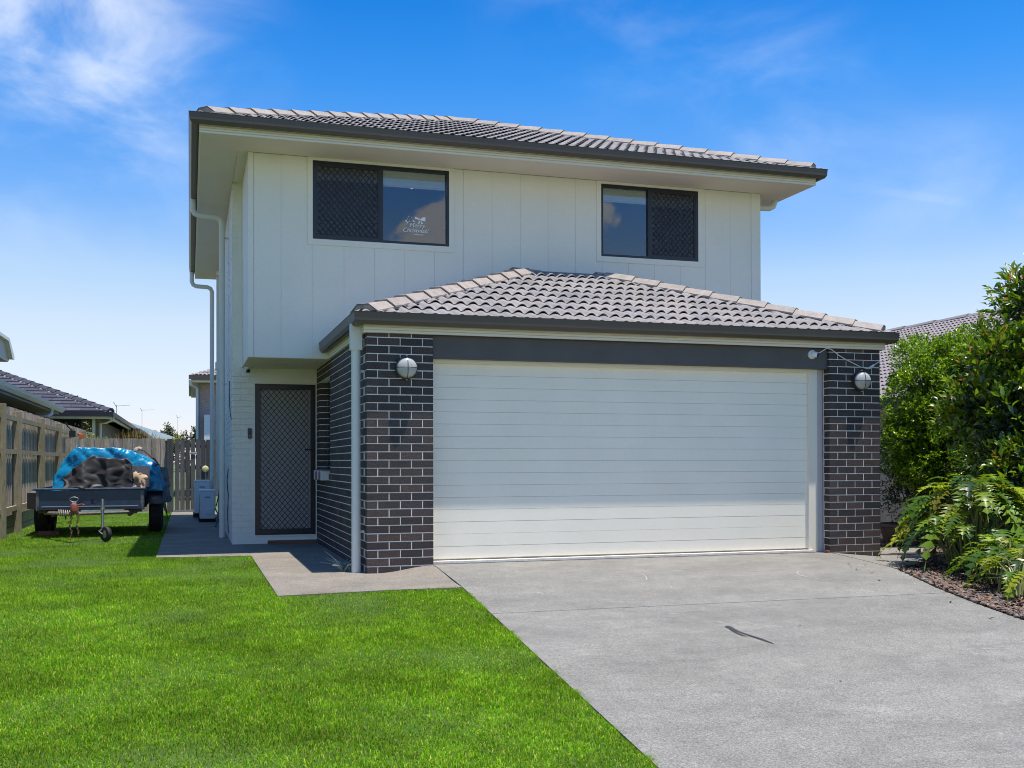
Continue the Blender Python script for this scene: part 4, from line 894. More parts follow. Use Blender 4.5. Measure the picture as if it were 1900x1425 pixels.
for sx in (-.045, .05):
    ch = G(); z = CPL.z
    k = 0
    while z > -.03 + (0.06 if sx > 0 else 0):
        a = Matrix.Translation((CPL.x + sx + .012 * math.sin(k * .9) * (1 - sx), CPL.y - .02, z)) @ Matrix.Rotation(R(90) * (k % 2), 4, 'Z')
        pts = [a @ Vector((.011 * math.cos(t_), 0, .022 * math.sin(t_))) for t_ in [i * math.pi / 4 for i in range(9)]]; ch.tube(pts, .0065, 5, caps=False); z -= .034; k += 1
    ch.obj('safety_chain', rust_m, tr)
# spring-like hose coil on the drawbar
pts = []
for i in range(6 * 12 + 1):
    a = i * 2 * math.pi / 12; pts.append((-3.62 + .30 * i / 72 - .05, 6.25 - .55 * i / 72 + 0, .345 + .04 * math.sin(a)) if 0 else (-3.66 + .22 * i / 72, 6.2 - .38 * i / 72 + .045 * math.cos(a), .345 + .045 * math.sin(a)))
G().tube(pts, .008, 6).obj('coiled_cable', M('pale_hose', (.30, .27, .22), .5), tr)
# jockey wheel
JX, JY = -3.005, 5.74
jk = G().cyl((JX, JY, .10), (JX, JY, .56), .022, 14).cyl((JX, JY, .40), (JX, JY, .43), .034, 14).obj('jockey_stand', metal_m, tr, smooth=True)
G().tube([(JX, JY, .56), (JX - .10, JY - .01, .50), (JX - .14, JY, .50)], .008, 6).cyl((JX - .14, JY, .49), (JX - .14, JY, .56), .018, 10).obj('jockey_crank', black_m, jk)
G().box(JX - .30, JX - .02, JY - .0, JY + .03, .37, .40).box(JX + .0, JX + .30, JY + .02, JY + .05, .375, .40).obj('clamp_bar', metal_m, jk)
JWc = Vector((-2.955, 5.70, .042))
G().lathe([(.062, -.034), (.105, -.030), (.115, -.014), (.115, .014), (.105, .030), (.062, .034), (.062, -.034)], JWc, (.8, .62, 0), 28).obj('jockey_tyre', rubber_m, jk, smooth=True, fix=False)
G().lathe([(0, -.032), (.02, -.03), (.062, -.022), (.062, .022), (0, .02)], JWc, (.8, .62, 0), 20).obj('jockey_rim', metal_m, jk, fix=False)
G().tube([(JX, JY, .11), (JX - .05, JY - .03, .09), (JWc.x - .045, JWc.y - .028, JWc.z)], .009, 6).tube([(JX, JY, .11), (JX + .06, JY + .01, .09), (JWc.x + .045, JWc.y + .028, JWc.z)], .009, 6).obj('jockey_fork', metal_m, jk)
# wheels and guards
def wheel(x, y, r_, w_):
    wz = -.075 + r_
    wh = G().lathe([(.19, -w_ / 2 + .01), (r_ - .03, -w_ / 2), (r_ - .006, -w_ / 2 + .02), (r_, -w_ / 2 + .05), (r_, w_ / 2 - .05), (r_ - .006, w_ / 2 - .02), (r_ - .03, w_ / 2), (.19, w_ / 2 - .01)], (x, y, wz), (1, 0, 0), 40).obj('wheel', rubber_m, tr, smooth=True, fix=False)
    tg = G()
    for k in range(40):
        a = k * 2 * math.pi / 40; mm = Matrix.Translation((x, y, wz)) @ Matrix.Rotation(a, 4, 'X'); tg.box(-w_ / 2 + .03, w_ / 2 - .03, -.016, .016, r_ - .002, r_ + .006, mm)
    tg.obj('tread', rubber_m, wh); G().lathe([(0, -.03), (.05, -.03), (.06, 0), (.16, .0), (.19, -.05), (.195, .05), (.16, .02), (0, .02)], (x, y, wz), (1, 0, 0), 30).obj('rim', M('grey_rim', (.3, .3, .3), .4, metal=.6), wh, fix=False)
for y in (8.05, 8.85):
    for x in (-2.325, -4.10 - (.0 if y < 8.5 else 0)): wheel(x, y, .315 if y < 8.5 else .33, .20)
for x0_, x1_ in ((-2.45, -2.20), (-4.22, -4.08)):
    pts = []
    g = G(); g.extrude([(7.45, .42), (7.62, .64), (7.75, .672), (9.35, .672), (9.45, .42), (9.43, .42), (9.33, .65), (7.76, .65), (7.64, .62), (7.47, .42)], x0_, x1_, 'y'.replace('y', 'x'))
    g.obj('mudguard', M('black_guard_paint', (.02, .022, .026), .4), tr)
G().box(-4.24, -4.08, 7.30, 7.34, .36, .62).obj('left_guard_flap', M('dark_flap', (.025, .016, .013), .7, var=.3, vs=20), tr)
# wood chock and brick under the left wheel
tag(G().box(-4.12, -3.80, 7.55, 7.68, -.075, -.01).obj('timber_block', M('red_timber_block', (.28, .12, .08), .8, var=.3, vs=12), bevel=.004), 'reddish timber block chocking the left trailer wheel', 'block')
# blue tarpaulin: cloth draped over a heap
def cloth(name, nu, nv, fn, mat, parent=None, thick=0.006):
    vs = [fn(i / nu, j / nv) for j in range(nv + 1) for i in range(nu + 1)]
    fs = [(j * (nu + 1) + i, j * (nu + 1) + i + 1, (j + 1) * (nu + 1) + i + 1, (j + 1) * (nu + 1) + i) for j in range(nv) for i in range(nu)]
    o = G().add(vs, fs).obj(name, mat, parent, fix=False); o.data.shade_smooth()
    md = o.modifiers.new('thickness', 'SOLIDIFY'); md.thickness = thick
    return o
def interp(tab, u):
    for (a, va), (b, vb) in zip(tab, tab[1:]):
        if a <= u <= b: t_ = (u - a) / (b - a); t_ = t_ * t_ * (3 - 2 * t_) * .5 + t_ * .5; return va + (vb - va) * t_
    return tab[-1][1]
def fold(p, s, a): return a * (abs(mnoise.noise(Vector(p) * s)) * 2 - .5)
topb = [(0, .66), (.04, .90), (.11, 1.12), (.19, 1.30), (.22, 1.325), (.45, 1.315), (.62, 1.325), (.70, 1.30), (.80, 1.21), (.93, 1.09), (.97, .93), (1, .66)]
def tarp_fn(u, v):
    x = -3.92 + 1.74 * u; h = interp(topb, u)
    # v: 0..0.25 front hanging face, 0.25..1 top going back
    if v < .3: t_ = v / .3; y = 7.55 - .0 + .10 * t_; z = .62 + (h - .62) * math.sin(t_ * math.pi / 2)
    else: t_ = (v - .3) / .7; y = 7.65 + 1.9 * t_; z = h - .10 * t_ ** 2 - (.5 * max(0, t_ - .85) / .15)
    e = .05 * mnoise.noise(Vector((x * 1.8, y * 1.2, z * 1.2))) + .012 * abs(math.sin(9 * (x + .8 * z) + 2.2 * mnoise.noise(Vector((x * 2, y, z * 2))))) ** .5 + .05 * abs(mnoise.noise(Vector((x * 4 + z * 5, y * 4, z * 3)))) + .03 * abs(mnoise.noise(Vector((x * 10 - z * 7, y * 5, z * 6))))
    return (x + fold((x, z, y), 5, .03), y - e * (1 if v < .4 else .1), z + e * (.45 if v > .25 else .2))
tag(cloth('blue_tarpaulin', 90, 70, tarp_fn, bluetarp_m), 'shiny blue tarpaulin draped over the load on the trailer', 'tarp')
topk = [(0, .72), (.04, .90), (.10, .95), (.22, 1.03), (.32, 1.12), (.42, 1.19), (.50, 1.165), (.62, 1.155), (.80, 1.15), (.88, 1.165), (.93, 1.10), (1, .72)]
def blk_fn(u, v):
    x = -3.70 + 1.10 * u; h = interp(topk, u); t_ = v
    if v < .55: q = v / .55; y = 6.96 + .10 * q ** .7 + .05 * math.sin(u * 17); z = .69 + (h - .69) * q
    else: q = (v - .55) / .45; y = 7.06 + .42 * q + .05 * math.sin(u * 17) * (1 - q); z = h + .01 - .12 * q * q
    e = .10 * mnoise.noise(Vector((x * 1.7 - z, z * .9 + y, 2.0))) + .05 * abs(mnoise.noise(Vector((x * 3.2 + z * 1.6, z * .9, 8.0)))) + .022 * abs(math.sin(7 * (x - .6 * z) + 2.5 * mnoise.noise(Vector((x * 2, y, z * 2))))) ** .6 + .010 * mnoise.noise(Vector((x * 11 + z * 6, z * 3, 5)))
    return (x + fold((z * 2, x, 1), 3, .05), y - e, z + (.25 * e if v > .3 else 0) - (.02 * math.sin(u * 23) if v < .05 else 0))
tag(cloth('black_canvas_sheet', 80, 50, blk_fn, blacktarp_m), 'crumpled black canvas sheet over the front of the trailer load', 'canvas')
tb = G().box(-2.80, -2.40, 7.30, 7.55, .70, 1.045).obj('checker_plate_box', M('checker_plate', (.22, .20, .20), .45, metal=.4, var=.2, vs=40, bump=.6, bs=90)); tag(tb, 'grey checker plate toolbox standing in the trailer', 'toolbox')
tag(cloth('brown_paper_bag', 14, 14, lambda u, v: (-2.63 + .17 * u + .05 * v * u + fold((u * 3, v * 3, 0), 1, .03), 7.0 + .06 * v + fold((u * 1.5, v * 1.5, 3), 1, .08), .70 + .24 * v - .05 * u * u + fold((u * 3, v * 3, 9), 1, .02)), card_m), 'crumpled brown paper bag beside the black canvas', 'bag')
tag(G().tube([(-2.60, 7.75, 1.33), (-2.50, 7.72, 1.30), (-2.32, 7.68, 1.14), (-2.27, 7.64, 1.07), (-2.42, 7.60, 1.02)], [.012, .014, .016, .016, .012], 6).obj('strap', MATS['dark_cable']), 'dark strap lying over the right side of the blue tarp', 'strap')
tag(G().lathe([(0, .05), (.05, .045), (.075, .02), (.07, 0)], (-2.60, 7.85, 1.31), (-.3, -.3, 1), 14).obj('cap', M('tan_cap', (.35, .25, .2), .8), fix=False), 'small tan and black cap lying on top of the blue tarp', 'cap')
tag(cloth('clear_plastic_sheet', 16, 24, lambda u, v: (-2.25 + .11 * u + .05 * v + fold((u * 3, v * 5, 1), 1, .03), 8.3 + .4 * u + fold((u * 3, v * 5, 6), 1, .05), 1.02 - .62 * v), M('grey_plastic', (.20, .25, .28), .3, trans=.3)), 'grey plastic sheet hanging behind the right mudguard', 'plastic sheet')
# garden tool leaning behind the tarp
t = thing('garden_tool', 'orange and black garden tool with white curved tube by the left fence', 'tool', (-3.85, 10.9, 0))
G().tube([(-3.86, 11.0, .6), (-3.87, 11.0, 1.2), (-3.855, 11.0, 1.40), (-3.82, 11.0, 1.52), (-3.78, 11.0, 1.575)], .014, 8).obj('tube', white_m, t); G().box(-3.82, -3.72, 10.95, 11.05, 1.57, 1.64).lathe([(0, .05), (.04, .04), (.04, 0)], (-3.80, 11.0, 1.62), (0, 0, 1), 10).obj('motor', orange_m, t); G().box(-3.99, -3.88, 10.95, 11.05, 1.60, 1.72).tube([(-3.90, 11, 1.68), (-4.02, 11, 1.80), (-4.06, 11, 1.88)], .014, 6).obj('grip', black_m, t)

# ------------------------------------------------------------------ neighbouring houses
def house_gutter(parent, pts, z, mat): 
    g = G()
    for (a, b) in zip(pts, pts[1:]):
        g.tube([(a[0], a[1], z), (b[0], b[1], z)], .075, 4)
    return g.obj('gutter', mat, parent)
# left neighbour: long low eave over the fence
n1h = thing('neighbour_house', 'low neighbouring house with a grey gutter just beyond the left fence', 'house', (-8, 12, 0))
G().box(-14, -5.35, 2.0, 17.0, -.2, 2.42).obj('wall', M('brown_wall', (.16, .12, .09), .8), n1h); box('soffit', M('left_soffit', (.50, .42, .33), .7), -5.35, -4.90, 2.0, 17.3, 2.30, 2.32, n1h); box('fascia', M('grey_fascia', (.26, .26, .26), .5), -4.90, -4.865, 2.0, 17.3, 2.30, 2.46, n1h)
G().extrude([(-4.86, 2.36), (-4.80, 2.34), (-4.745, 2.40), (-4.735, 2.47), (-4.75, 2.47), (-4.86, 2.42)], 2.0, 17.4, 'y').obj('gutter', greygut_m, n1h)
G().add([(-4.80, 2.0, 2.46), (-4.80, 17.4, 2.46), (-9.4, 12.8, 4.1), (-9.4, 6.6, 4.1), (-14, 2, 2.46), (-14, 17.4, 2.46)], [(0, 1, 2, 3), (1, 5, 2), (3, 2, 5, 4), (0, 3, 4)]).obj('roof', darkroof_m, n1h, fix=False)
G().tube([(-4.80, 15.2, 2.36), (-4.80, 15.2, 2.22), (-4.86, 15.1, 2.16), (-5.3, 15.0, 2.12)], .045, 10).obj('downpipe', greygut_m, n1h, smooth=True)
# two-storey block rising behind it
n1b = thing('upper_storey_block', 'brown upper storey corner with angled eave at the left edge', 'house', (-8.0, 20, 0))
G().box(-13, -7.0, 15, 20.6, -.2, 3.95).obj('wall', M('upper_brown_wall', (.10, .10, .11), .8), n1b)
G().extrude([(14.5, 3.92), (21.3, 3.92), (21.55, 4.02), (21.45, 4.12), (20.7, 4.50), (14.5, 4.50)], -13, -6.62, 'x').obj('roof', M('mauve_soffit', (.55, .49, .42), .6), n1b)
G().extrude([(14.5, 4.44), (20.65, 4.44), (21.3, 4.02), (21.62, 4.02), (21.6, 4.12), (20.78, 4.53), (14.5, 4.53)], -6.62, -6.50, 'x').obj('gutter', greygut_m, n1b)
# dark tiled roof house with a patio
n2 = thing('patio_house', 'single storey house with dark flat tiled hip roof and patio', 'house', (-9, 28, 0))
hx1, hy0, hz = -4.13, 24.0, 2.68
rf = G().add([(-14, hy0, hz), (hx1, hy0, hz), (-9, hy0 + 4.87, hz + .38 * 4.87), (hx1, 40, hz), (-9, 35, hz + .38 * 4.87), (-14, 40, hz)], [(0, 1, 2), (1, 3, 4, 2), (3, 5, 4), (5, 0, 2, 4)]).obj('roof', darkroof_m, n2, fix=False)
th_ = .33; slope = Vector((0, 1, .38)).normalized()
cnt = 0
for r_ in range(14):
    v = r_ * th_; run = v * cp
    x = hx1 - run - .02
    while x > -9.9:
        xl = max(x - .42, -14 + run)
        if xl < x - .05:
            y0_ = hy0 - .02 + run; y1_ = y0_ + th_ * cp + .03; dzz = .38 * (th_ * cp + .03)
            g = G().add([(xl + .004, y0_, hz + .02 + .38 * run + .028), (x - .004, y0_, hz + .02 + .38 * run + .028), (x - .004 - (th_ * cp if x > hx1 - run - .1 else 0), y1_, hz + .38 * run + dzz + .012), (xl + .004, y1_, hz + .38 * run + dzz + .012), (xl + .004, y0_, hz + .38 * run + .016), (x - .004, y0_, hz + .38 * run + .016)], [(0, 1, 2, 3), (4, 5, 1, 0)])
            g.obj('roof_tile', darkroof_m, rf, fix=False); cnt += 1
        x -= .42
ridge_caps((hx1 + .02, hy0 + .0, hz + .02), (-9, hy0 + 4.87, hz + .38 * 4.87 + .02), rf, 17, darkroof_m, wd=.14, lift=.07)
G().box(-14, hx1 + .10, hy0 - .14, hy0 - .03, hz - .14, hz + .01).box(hx1 + .0, hx1 + .10, hy0 - .03, 40, hz - .14, hz + .01).obj('gutter', M('black_gutter', (.02, .02, .025), .4), n2)
G().box(-14, hx1 + .02, hy0 - .03, hy0 + .02, hz - .22, hz - .141).box(hx1 - .04, hx1 + .02, hy0 + .02, 40, hz - .22, hz - .141).obj('fascia', cream, n2)
G().box(-14, hx1 - .05, hy0 + .02, 27.5, hz - .20, hz - .18).obj('patio_ceiling', M('dark_patio_ceiling', (.06, .06, .055), .8), n2)
G().box(-14, -4.75, 27.5, 38, -.2, hz - .2).obj('wall', greywall_m, n2); G().box(-4.75, -4.55, 25.2, 38, -.2, hz - .2).obj('brick_side_wall', housebrick_m, n2); G().box(-5.1, -4.76, 25.4, 27.4, -.2, hz - .2).obj('brick_wall', M('pale_blockwork', (.22, .20, .19), .8), n2)
G().box(-4.68, -4.59, 24.3, 24.4, -.2, hz - .2).obj('patio_post', cream, n2); G().tube([(-4.08, 24.6, hz - .14), (-4.08, 24.6, hz - .22), (-4.3, 24.6, hz - .32), (-4.45, 24.6, hz - .34), (-4.5, 24.6, 0)], .04, 8).obj('downpipe', cream, n2)
t = thing('string_lights', 'string of small white bulbs hanging under the patio roof', 'lights', (-5.4, 24.9, 2.3))
bp_ = [(-5.75, 24.9, 2.34), (-5.60, 24.9, 2.26), (-5.22, 24.9, 2.33), (-5.12, 24.9, 2.29), (-4.98, 24.9, 2.24), (-4.86, 24.9, 2.31), (-4.8, 24.9, 2.28)]
G().tube([(x, y, z + .03) for x, y, z in bp_], .004, 4).obj('wire', black_m, t)
for x, y, z in bp_: G().lathe([(0, -.025), (.02, -.015), (.025, 0), (.02, .015), (0, .025)], (x, y, z), n=8).obj('bulb', white_m, t, fix=False)
# next house back
n3 = thing('brick_house_far', 'further brick house with small dark roof and eave', 'house', (-6, 44, 0))
G().add([(-14, 36, 2.72), (-3.82, 36, 2.52), (-7.8, 40, 4.2), (-3.82, 50, 2.52), (-7.8, 46, 4.2), (-14, 50, 2.72)], [(0, 1, 2), (1, 3, 4, 2), (3, 5, 4), (5, 0, 2, 4)]).obj('roof', darkroof_m, n3, fix=False); G().box(-14, -3.75, 35.9, 36.0, 2.36, 2.54).box(-3.85, -3.75, 36, 50, 2.36, 2.54).obj('gutter', MATS['black_gutter'], n3); G().box(-13.5, -4.3, 36.5, 49.5, -.2, 2.4).obj('wall', housebrick_m, n3); G().box(-4.9, -4.6, 36.44, 36.5, .9, 2.1).obj('window', black_m, n3)
# pale blue metal roof
n4 = thing('blue_roofed_house', 'distant house with a pale blue metal hip roof', 'house', (-6, 62, 0))
G().add([(-12, 56, 2.62), (-2.55, 56, 2.62), (-6.5, 60, 4.05), (-2.55, 70, 2.62), (-6.5, 66, 4.05), (-12, 70, 2.62)], [(0, 1, 2), (1, 3, 4, 2), (3, 5, 4), (5, 0, 2, 4)]).obj('roof', teal_m, n4, fix=False); G().box(-11.5, -3.0, 56.5, 69.5, -.2, 2.6).obj('wall', greywall_m, n4); G().box(-12, -2.5, 55.9, 56, 2.45, 2.64).obj('gutter', cream, n4)
# two-storey house behind the gate
n5 = thing('two_storey_house_behind', 'two storey brick house corner with tiled roof behind the side gate', 'house', (3, 36, 0))
G().box(-1.40, 8, 30.6, 40, -.2, 4.10).obj('wall', M('pink_brick', (.40, .30, .28), .85, var=.1, vs=6, fine=.2, fs=10, stretch=(1, 1, 3)), n5); G().box(-1.46, -1.405, 30.55, 40, -.2, 4.10).obj('side_wall', M('grey_side', (.28, .27, .28), .8), n5)
G().box(-1.70, 8, 30.0, 40, 4.11, 4.13).obj('soffit', soffit_m, n5); G().box(-1.80, 8, 29.88, 30.0, 4.18, 4.36).box(-1.80, -1.70, 30, 40.2, 4.18, 4.36).obj('gutter', gutter_m, n5); G().box(-1.70, 8, 29.97, 29.999, 4.10, 4.20).obj('fascia', cream, n5)
r5 = G().add([(-1.75, 29.95, 4.36), (8, 29.95, 4.36), (3, 34.7, 6.1), (-1.75, 40, 4.36), (8, 40, 4.36), (3, 36, 6.1)], [(0, 1, 2), (0, 2, 5, 3), (1, 4, 5, 2), (3, 5, 4)]).obj('roof', tile_m, n5, fix=False)
roof_plane((-1.75, 29.93, 4.36), (1, 0, 0), (0, 1, .367), 4, 0, TW, TL, True, False, r5, 0, tile_m, 3.2, pieces=False)
G().tube([(-1.75, 29.9, 4.2), (-1.74, 30.0, 4.0), (-1.6, 30.3, 3.95), (-1.50, 30.45, 3.9), (-1.50, 30.45, 0)], .05, 8).obj('downpipe', greygut_m, n5); G().box(-1.25, -1.0, 30.2, 30.6, 1.9, 2.9).obj('window_hood', M('bright_awning', (.75, .72, .7), .6), n5)
# right neighbour: tiled roof slope facing the drive
n6 = thing('right_neighbour_house', 'neighbouring house with a mauve grey tiled roof behind the hedge', 'house', (18, 12, 0))
rx0, rz0, ry0, ry1, T6 = 11.27, 2.30, 1.5, 34.0, 7.0
r6 = G().add([(rx0, ry0, rz0), (rx0, ry1, rz0), (rx0 + T6, ry1 - T6, rz0 + .38 * T6), (rx0 + T6, ry0 + T6, rz0 + .38 * T6), (rx0 + 2 * T6, ry0, rz0), (rx0 + 2 * T6, ry1, rz0)], [(0, 3, 2, 1), (0, 4, 3), (1, 2, 5), (3, 4, 5, 2)]).obj('roof', MATS['roof_underlay'], n6, fix=False)
tile2_m = M('mauve_grey_tile', (.22, .19, .19), .75, isl=.06, var=.07, vs=4)
u6 = roof_plane((rx0, ry1, rz0 + .01), (0, -1, 0), (1, 0, .38), ry1 - ry0, 0, .30, .34, True, True, r6, 300, tile2_m, T6 / cp, pick=lambda u, r: 6.0 + .25 * r < ry1 - u < 8.6 + .38 * r)
print('neighbour tiles', u6, 'far', cnt)
ridge_caps((rx0 + T6, ry0 + T6, rz0 + .38 * T6), (rx0 + T6, ry1 - T6, rz0 + .38 * T6), r6, 14, tile2_m, wd=.15, lift=.07)
ridge_caps((rx0, ry1, rz0 + .03), (rx0 + T6, ry1 - T6, rz0 + .38 * T6 + .02), r6, 22, tile2_m, wd=.14, lift=.07)
G().extrude([(rx0 - .10, rz0 - .18), (rx0 - .12, rz0 + .0), (rx0 + .04, rz0 + .0), (rx0 + .04, rz0 - .18)], ry0, ry1, 'y').obj('gutter', gutter_m, n6); G().box(rx0 + .6, rx0 + 13.4, ry0 + .6, ry1 - .6, -.2, rz0 - .1).obj('wall', M('beige_wall', (.34, .30, .25), .8), n6); G().box(rx0 + .04, rx0 + .6, ry0, ry1, rz0 - .20, rz0 - .18).obj('soffit', soffit_m, n6)
# antennas
def antenna(x, y, z0, z1, s, label):
    g = G().cyl((x, y, z0), (x, y, z1), .012, 6).cyl((x, y, z1 - .05), (x + s, y, z1 - .0), .008, 5)
    for k in range(7): g.cyl((x + s * (k + .5) / 7.5, y - .25, z1 - .03), (x + s * (k + .5) / 7.5, y + .25, z1 - .03), .004, 4)
    g.cyl((x, y, z1 - .1), (x - .12, y, z1 + .12), .012, 5); tag(g.obj('antenna', M('grey_aerial', (.25, .25, .26), .5)), label, 'antenna', 'television antennas on the far roofs')
antenna(-4.72, 36.5, 2.7, 3.55, .55, 'tv antenna standing above the further dark roof'); antenna(-4.6, 58.5, 3.2, 4.42, .75, 'tv antenna standing above the pale blue roof'); antenna(-2.55, 66, 2.6, 4.3, .25, 'thin tv mast right of the far tree')
tag(G().lathe([(0, .0), (.2, .02), (.33, .08), (.335, .08), (.2, .03), (0, .012)], (-1.86, 10.6, 4.62), (-.8, -.2, .6), 20).cyl((-1.80, 10.6, 4.9), (-1.86, 10.6, 4.66), .02, 6).obj('satellite_dish', black_m, fix=False), 'dark dish edge peeking out behind the left gutter', 'dish') if 0 else None

# ------------------------------------------------------------------ plants
def leaf_cloud(name, centers, radii, n, size, mat, parent, aspect=.45, shell=.55, updir=.35, seed=1, drop=None, fold_=.25):
    """n leaves (4 triangles each, folded on the midrib) gathered in sprays on lumpy ellipsoids"""
    r_ = np.random.default_rng(seed); K = len(centers); cs = np.array(centers, float); rs = np.array(radii, float)
    wts = np.array([a * b + b * c + a * c for a, b, c in rs]); wts /= wts.sum()
    ns = max(1, n // 9); idx = r_.choice(K, ns, p=wts); d = r_.normal(size=(ns, 3)); d /= np.linalg.norm(d, axis=1)[:, None]
    rad = shell + (1 - shell) * r_.random(ns) ** .6; P0 = cs[idx] + d * rs[idx] * rad[:, None]
    keep = np.ones(ns, bool)
    f_ = .55 / max(size, .04) * .28; q = P0 * f_; nz = np.sin(q[:, 0] * 2.3 + np.sin(q[:, 1] * 1.9 + seed) * 1.6) * np.sin(q[:, 2] * 2.7 + np.sin(q[:, 0] * 1.7) * 1.5) + .6 * np.sin(q[:, 1] * 3.1 + q[:, 2] * 3.7 + seed)
    P0 = P0 + d * (nz * .045 * np.minimum(1, rs[idx].mean(1) / .4))[:, None]; keep = (nz > -.30) | (r_.random(ns) < .22)
    P0 = P0[keep]; d = d[keep]; ns = len(P0)
    L9 = 9; P = np.repeat(P0, L9, 0); O_ = np.repeat(d, L9, 0)
    ax = O_ + r_.normal(scale=.75, size=O_.shape); ax[:, 2] += updir; ax /= np.linalg.norm(ax, axis=1)[:, None]
    P = P + ax * size * .2 + np.repeat(d, L9, 0) * (size * np.tile(np.linspace(-1.1, 1.1, L9), ns))[:, None]
    ln = size * r_.uniform(.65, 1.25, len(P)); zz_ = r_.normal(scale=.55, size=ax.shape); zz_[:, 2] += 1; zz_[:, 1] -= .25; sd = np.cross(ax, zz_); sd /= np.linalg.norm(sd, axis=1)[:, None]; up = np.cross(sd, ax)
    m_ = up[:, 2] < 0; up[m_] *= -1; sd[m_] *= -1
    wv = ln * aspect * .5
    a = P; b = P + ax * (ln * .45)[:, None] + sd * wv[:, None] + up * (wv * fold_ * 2)[:, None]; c = P + ax * ln[:, None] - up * (ln * .12)[:, None]
    e = P + ax * (ln * .45)[:, None] - sd * wv[:, None] + up * (wv * fold_ * 2)[:, None]; m2_ = P + ax * (ln * .45)[:, None]
    V = np.stack([a, b, c, e, m2_], 1).reshape(-1, 3); k = len(P); base = (np.arange(k) * 5)[:, None]
    Fa = np.concatenate([base + np.array([[0, 4, 1]]), base + np.array([[4, 2, 1]]), base + np.array([[0, 3, 4]]), base + np.array([[4, 3, 2]])], 1).reshape(-1, 3)
    return fast_mesh(name, V, Fa, mat, parent)
def fast_mesh(name, V, Fa, mat, parent=None, kind=None):
    me = bpy.data.meshes.new(name); me.vertices.add(len(V)); me.vertices.foreach_set('co', V.astype(np.float32).ravel()); nf = len(Fa); k = Fa.shape[1]
    me.loops.add(nf * k); me.loops.foreach_set('vertex_index', Fa.astype(np.int32).ravel()); me.polygons.add(nf); me.polygons.foreach_set('loop_start', np.arange(0, nf * k, k, dtype=np.int32)); me.polygons.foreach_set('loop_total', np.full(nf, k, dtype=np.int32))
    me.update(calc_edges=True); return link(name, me, mat, parent, kind)
def trunk(parent, base, tips, r0, mat=stem_m):
    g = G(); b = Vector(base)
    for tp in tips:
        tp = Vector(tp); mid = b.lerp(tp, .5) + Vector((random.uniform(-.1, .1), random.uniform(-.1, .1), .05)); g.tube([b + Vector((random.uniform(-.03, .03), random.uniform(-.03, .03), 0)), mid, tp], [r0, r0 * .65, r0 * .25], 7)
    return g.obj('trunk', mat, parent, smooth=True)
hd = thing('hedge_shrub', 'tall rounded shrub with small glossy bright green leaves right of the garage', 'shrub', (8.35, 1.8, -.1))
hc = [(8.30, 1.6, 1.2), (8.05, 1.3, 1.55), (8.55, 1.7, 2.2), (8.15, 1.6, 2.45), (8.75, 1.5, 2.45), (8.0, 1.9, 1.25), (8.9, 1.4, 1.6), (8.95, 1.7, 2.55), (8.5, 1.2, 1.25), (7.85, 1.5, 2.0), (9.3, 1.5, 2.3)]
hr = [(.62, .55, .55), (.50, .45, .45), (.62, .55, .55), (.42, .42, .40), (.45, .45, .42), (.38, .40, .35), (.55, .5, .7), (.42, .4, .36), (.55, .4, .5), (.28, .35, .33), (.5, .4, .6)]
hc += [(7.95, 1.2, 1.1), (7.8, 1.35, 1.45), (8.35, 1.15, 1.9), (8.7, 1.2, 2.2), (8.05, 1.25, 1.1), (8.6, 1.0, 1.5), (9.1, 1.3, 2.4)]; hr += [(.42, .4, .42), (.34, .35, .36), (.42, .35, .4), (.42, .35, .4), (.42, .3, .3), (.45, .35, .5), (.40, .35, .40)]
for dx_, dz_, r0_ in ((-.62, 1.75, .30), (-.45, 2.15, .30), (-.25, 2.5, .28), (.15, 2.68, .28), (.55, 2.62, .26), (-.70, 1.35, .28), (-.55, .98, .26), (-.1, 1.75, .34), (.3, 2.2, .36), (-.15, 1.1, .34), (.35, 1.45, .34), (.1, 2.45, .3)):
    hc.append((8.35 + dx_, 1.12 + .25 * abs(dx_), dz_)); hr.append((r0_, r0_, r0_ * .95))
leaf_cloud('crown', hc, hr, 125000, .044, leaf_h, hd, aspect=.55, shell=.88, updir=.5, seed=3)
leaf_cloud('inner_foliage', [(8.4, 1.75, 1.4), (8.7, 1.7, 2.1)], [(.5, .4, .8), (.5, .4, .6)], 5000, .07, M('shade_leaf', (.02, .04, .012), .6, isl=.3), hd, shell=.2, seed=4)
trunk(hd, (8.3, 1.85, -.1), [(8.0, 1.6, 1.4), (8.5, 1.8, 1.9), (8.7, 1.6, 2.3), (8.9, 1.6, 1.4), (8.2, 1.4, .9)], .035)
tub = thing('plant_tub', 'wide dark brown tub at the foot of the hedge', 'tub', (7.97, 1.72, -.09))
G().lathe([(.25, .0), (.30, .06), (.345, .24), (.385, .25), (.39, .29), (.36, .295), (.34, .25), (.33, .24)], (7.97, 1.72, -.085), n=36).obj('bowl', pot_m, tub, smooth=True, fix=False); G().lathe([(0, .0), (.335, 0)], (7.97, 1.72, .14), n=24).obj('soil', soil_m, tub, fix=False)
lb = thing('small_shrub', 'dark low shrub growing out of the brown tub', 'shrub', (8.05, 1.65, .12))
leaf_cloud('foliage', [(7.95, 1.55, .50), (8.3, 1.6, .45), (7.80, 1.7, .75)], [(.40, .3, .28), (.3, .3, .25), (.25, .25, .3)], 3800, .055, M('dark_shrub_leaf', (.035, .07, .02), .4, isl=.3, trans=.2), lb, aspect=.35, shell=.3, seed=5); trunk(lb, (8.1, 1.7, .1), [(7.9, 1.5, .6), (8.3, 1.6, .6), (7.85, 1.7, .8)], .014)
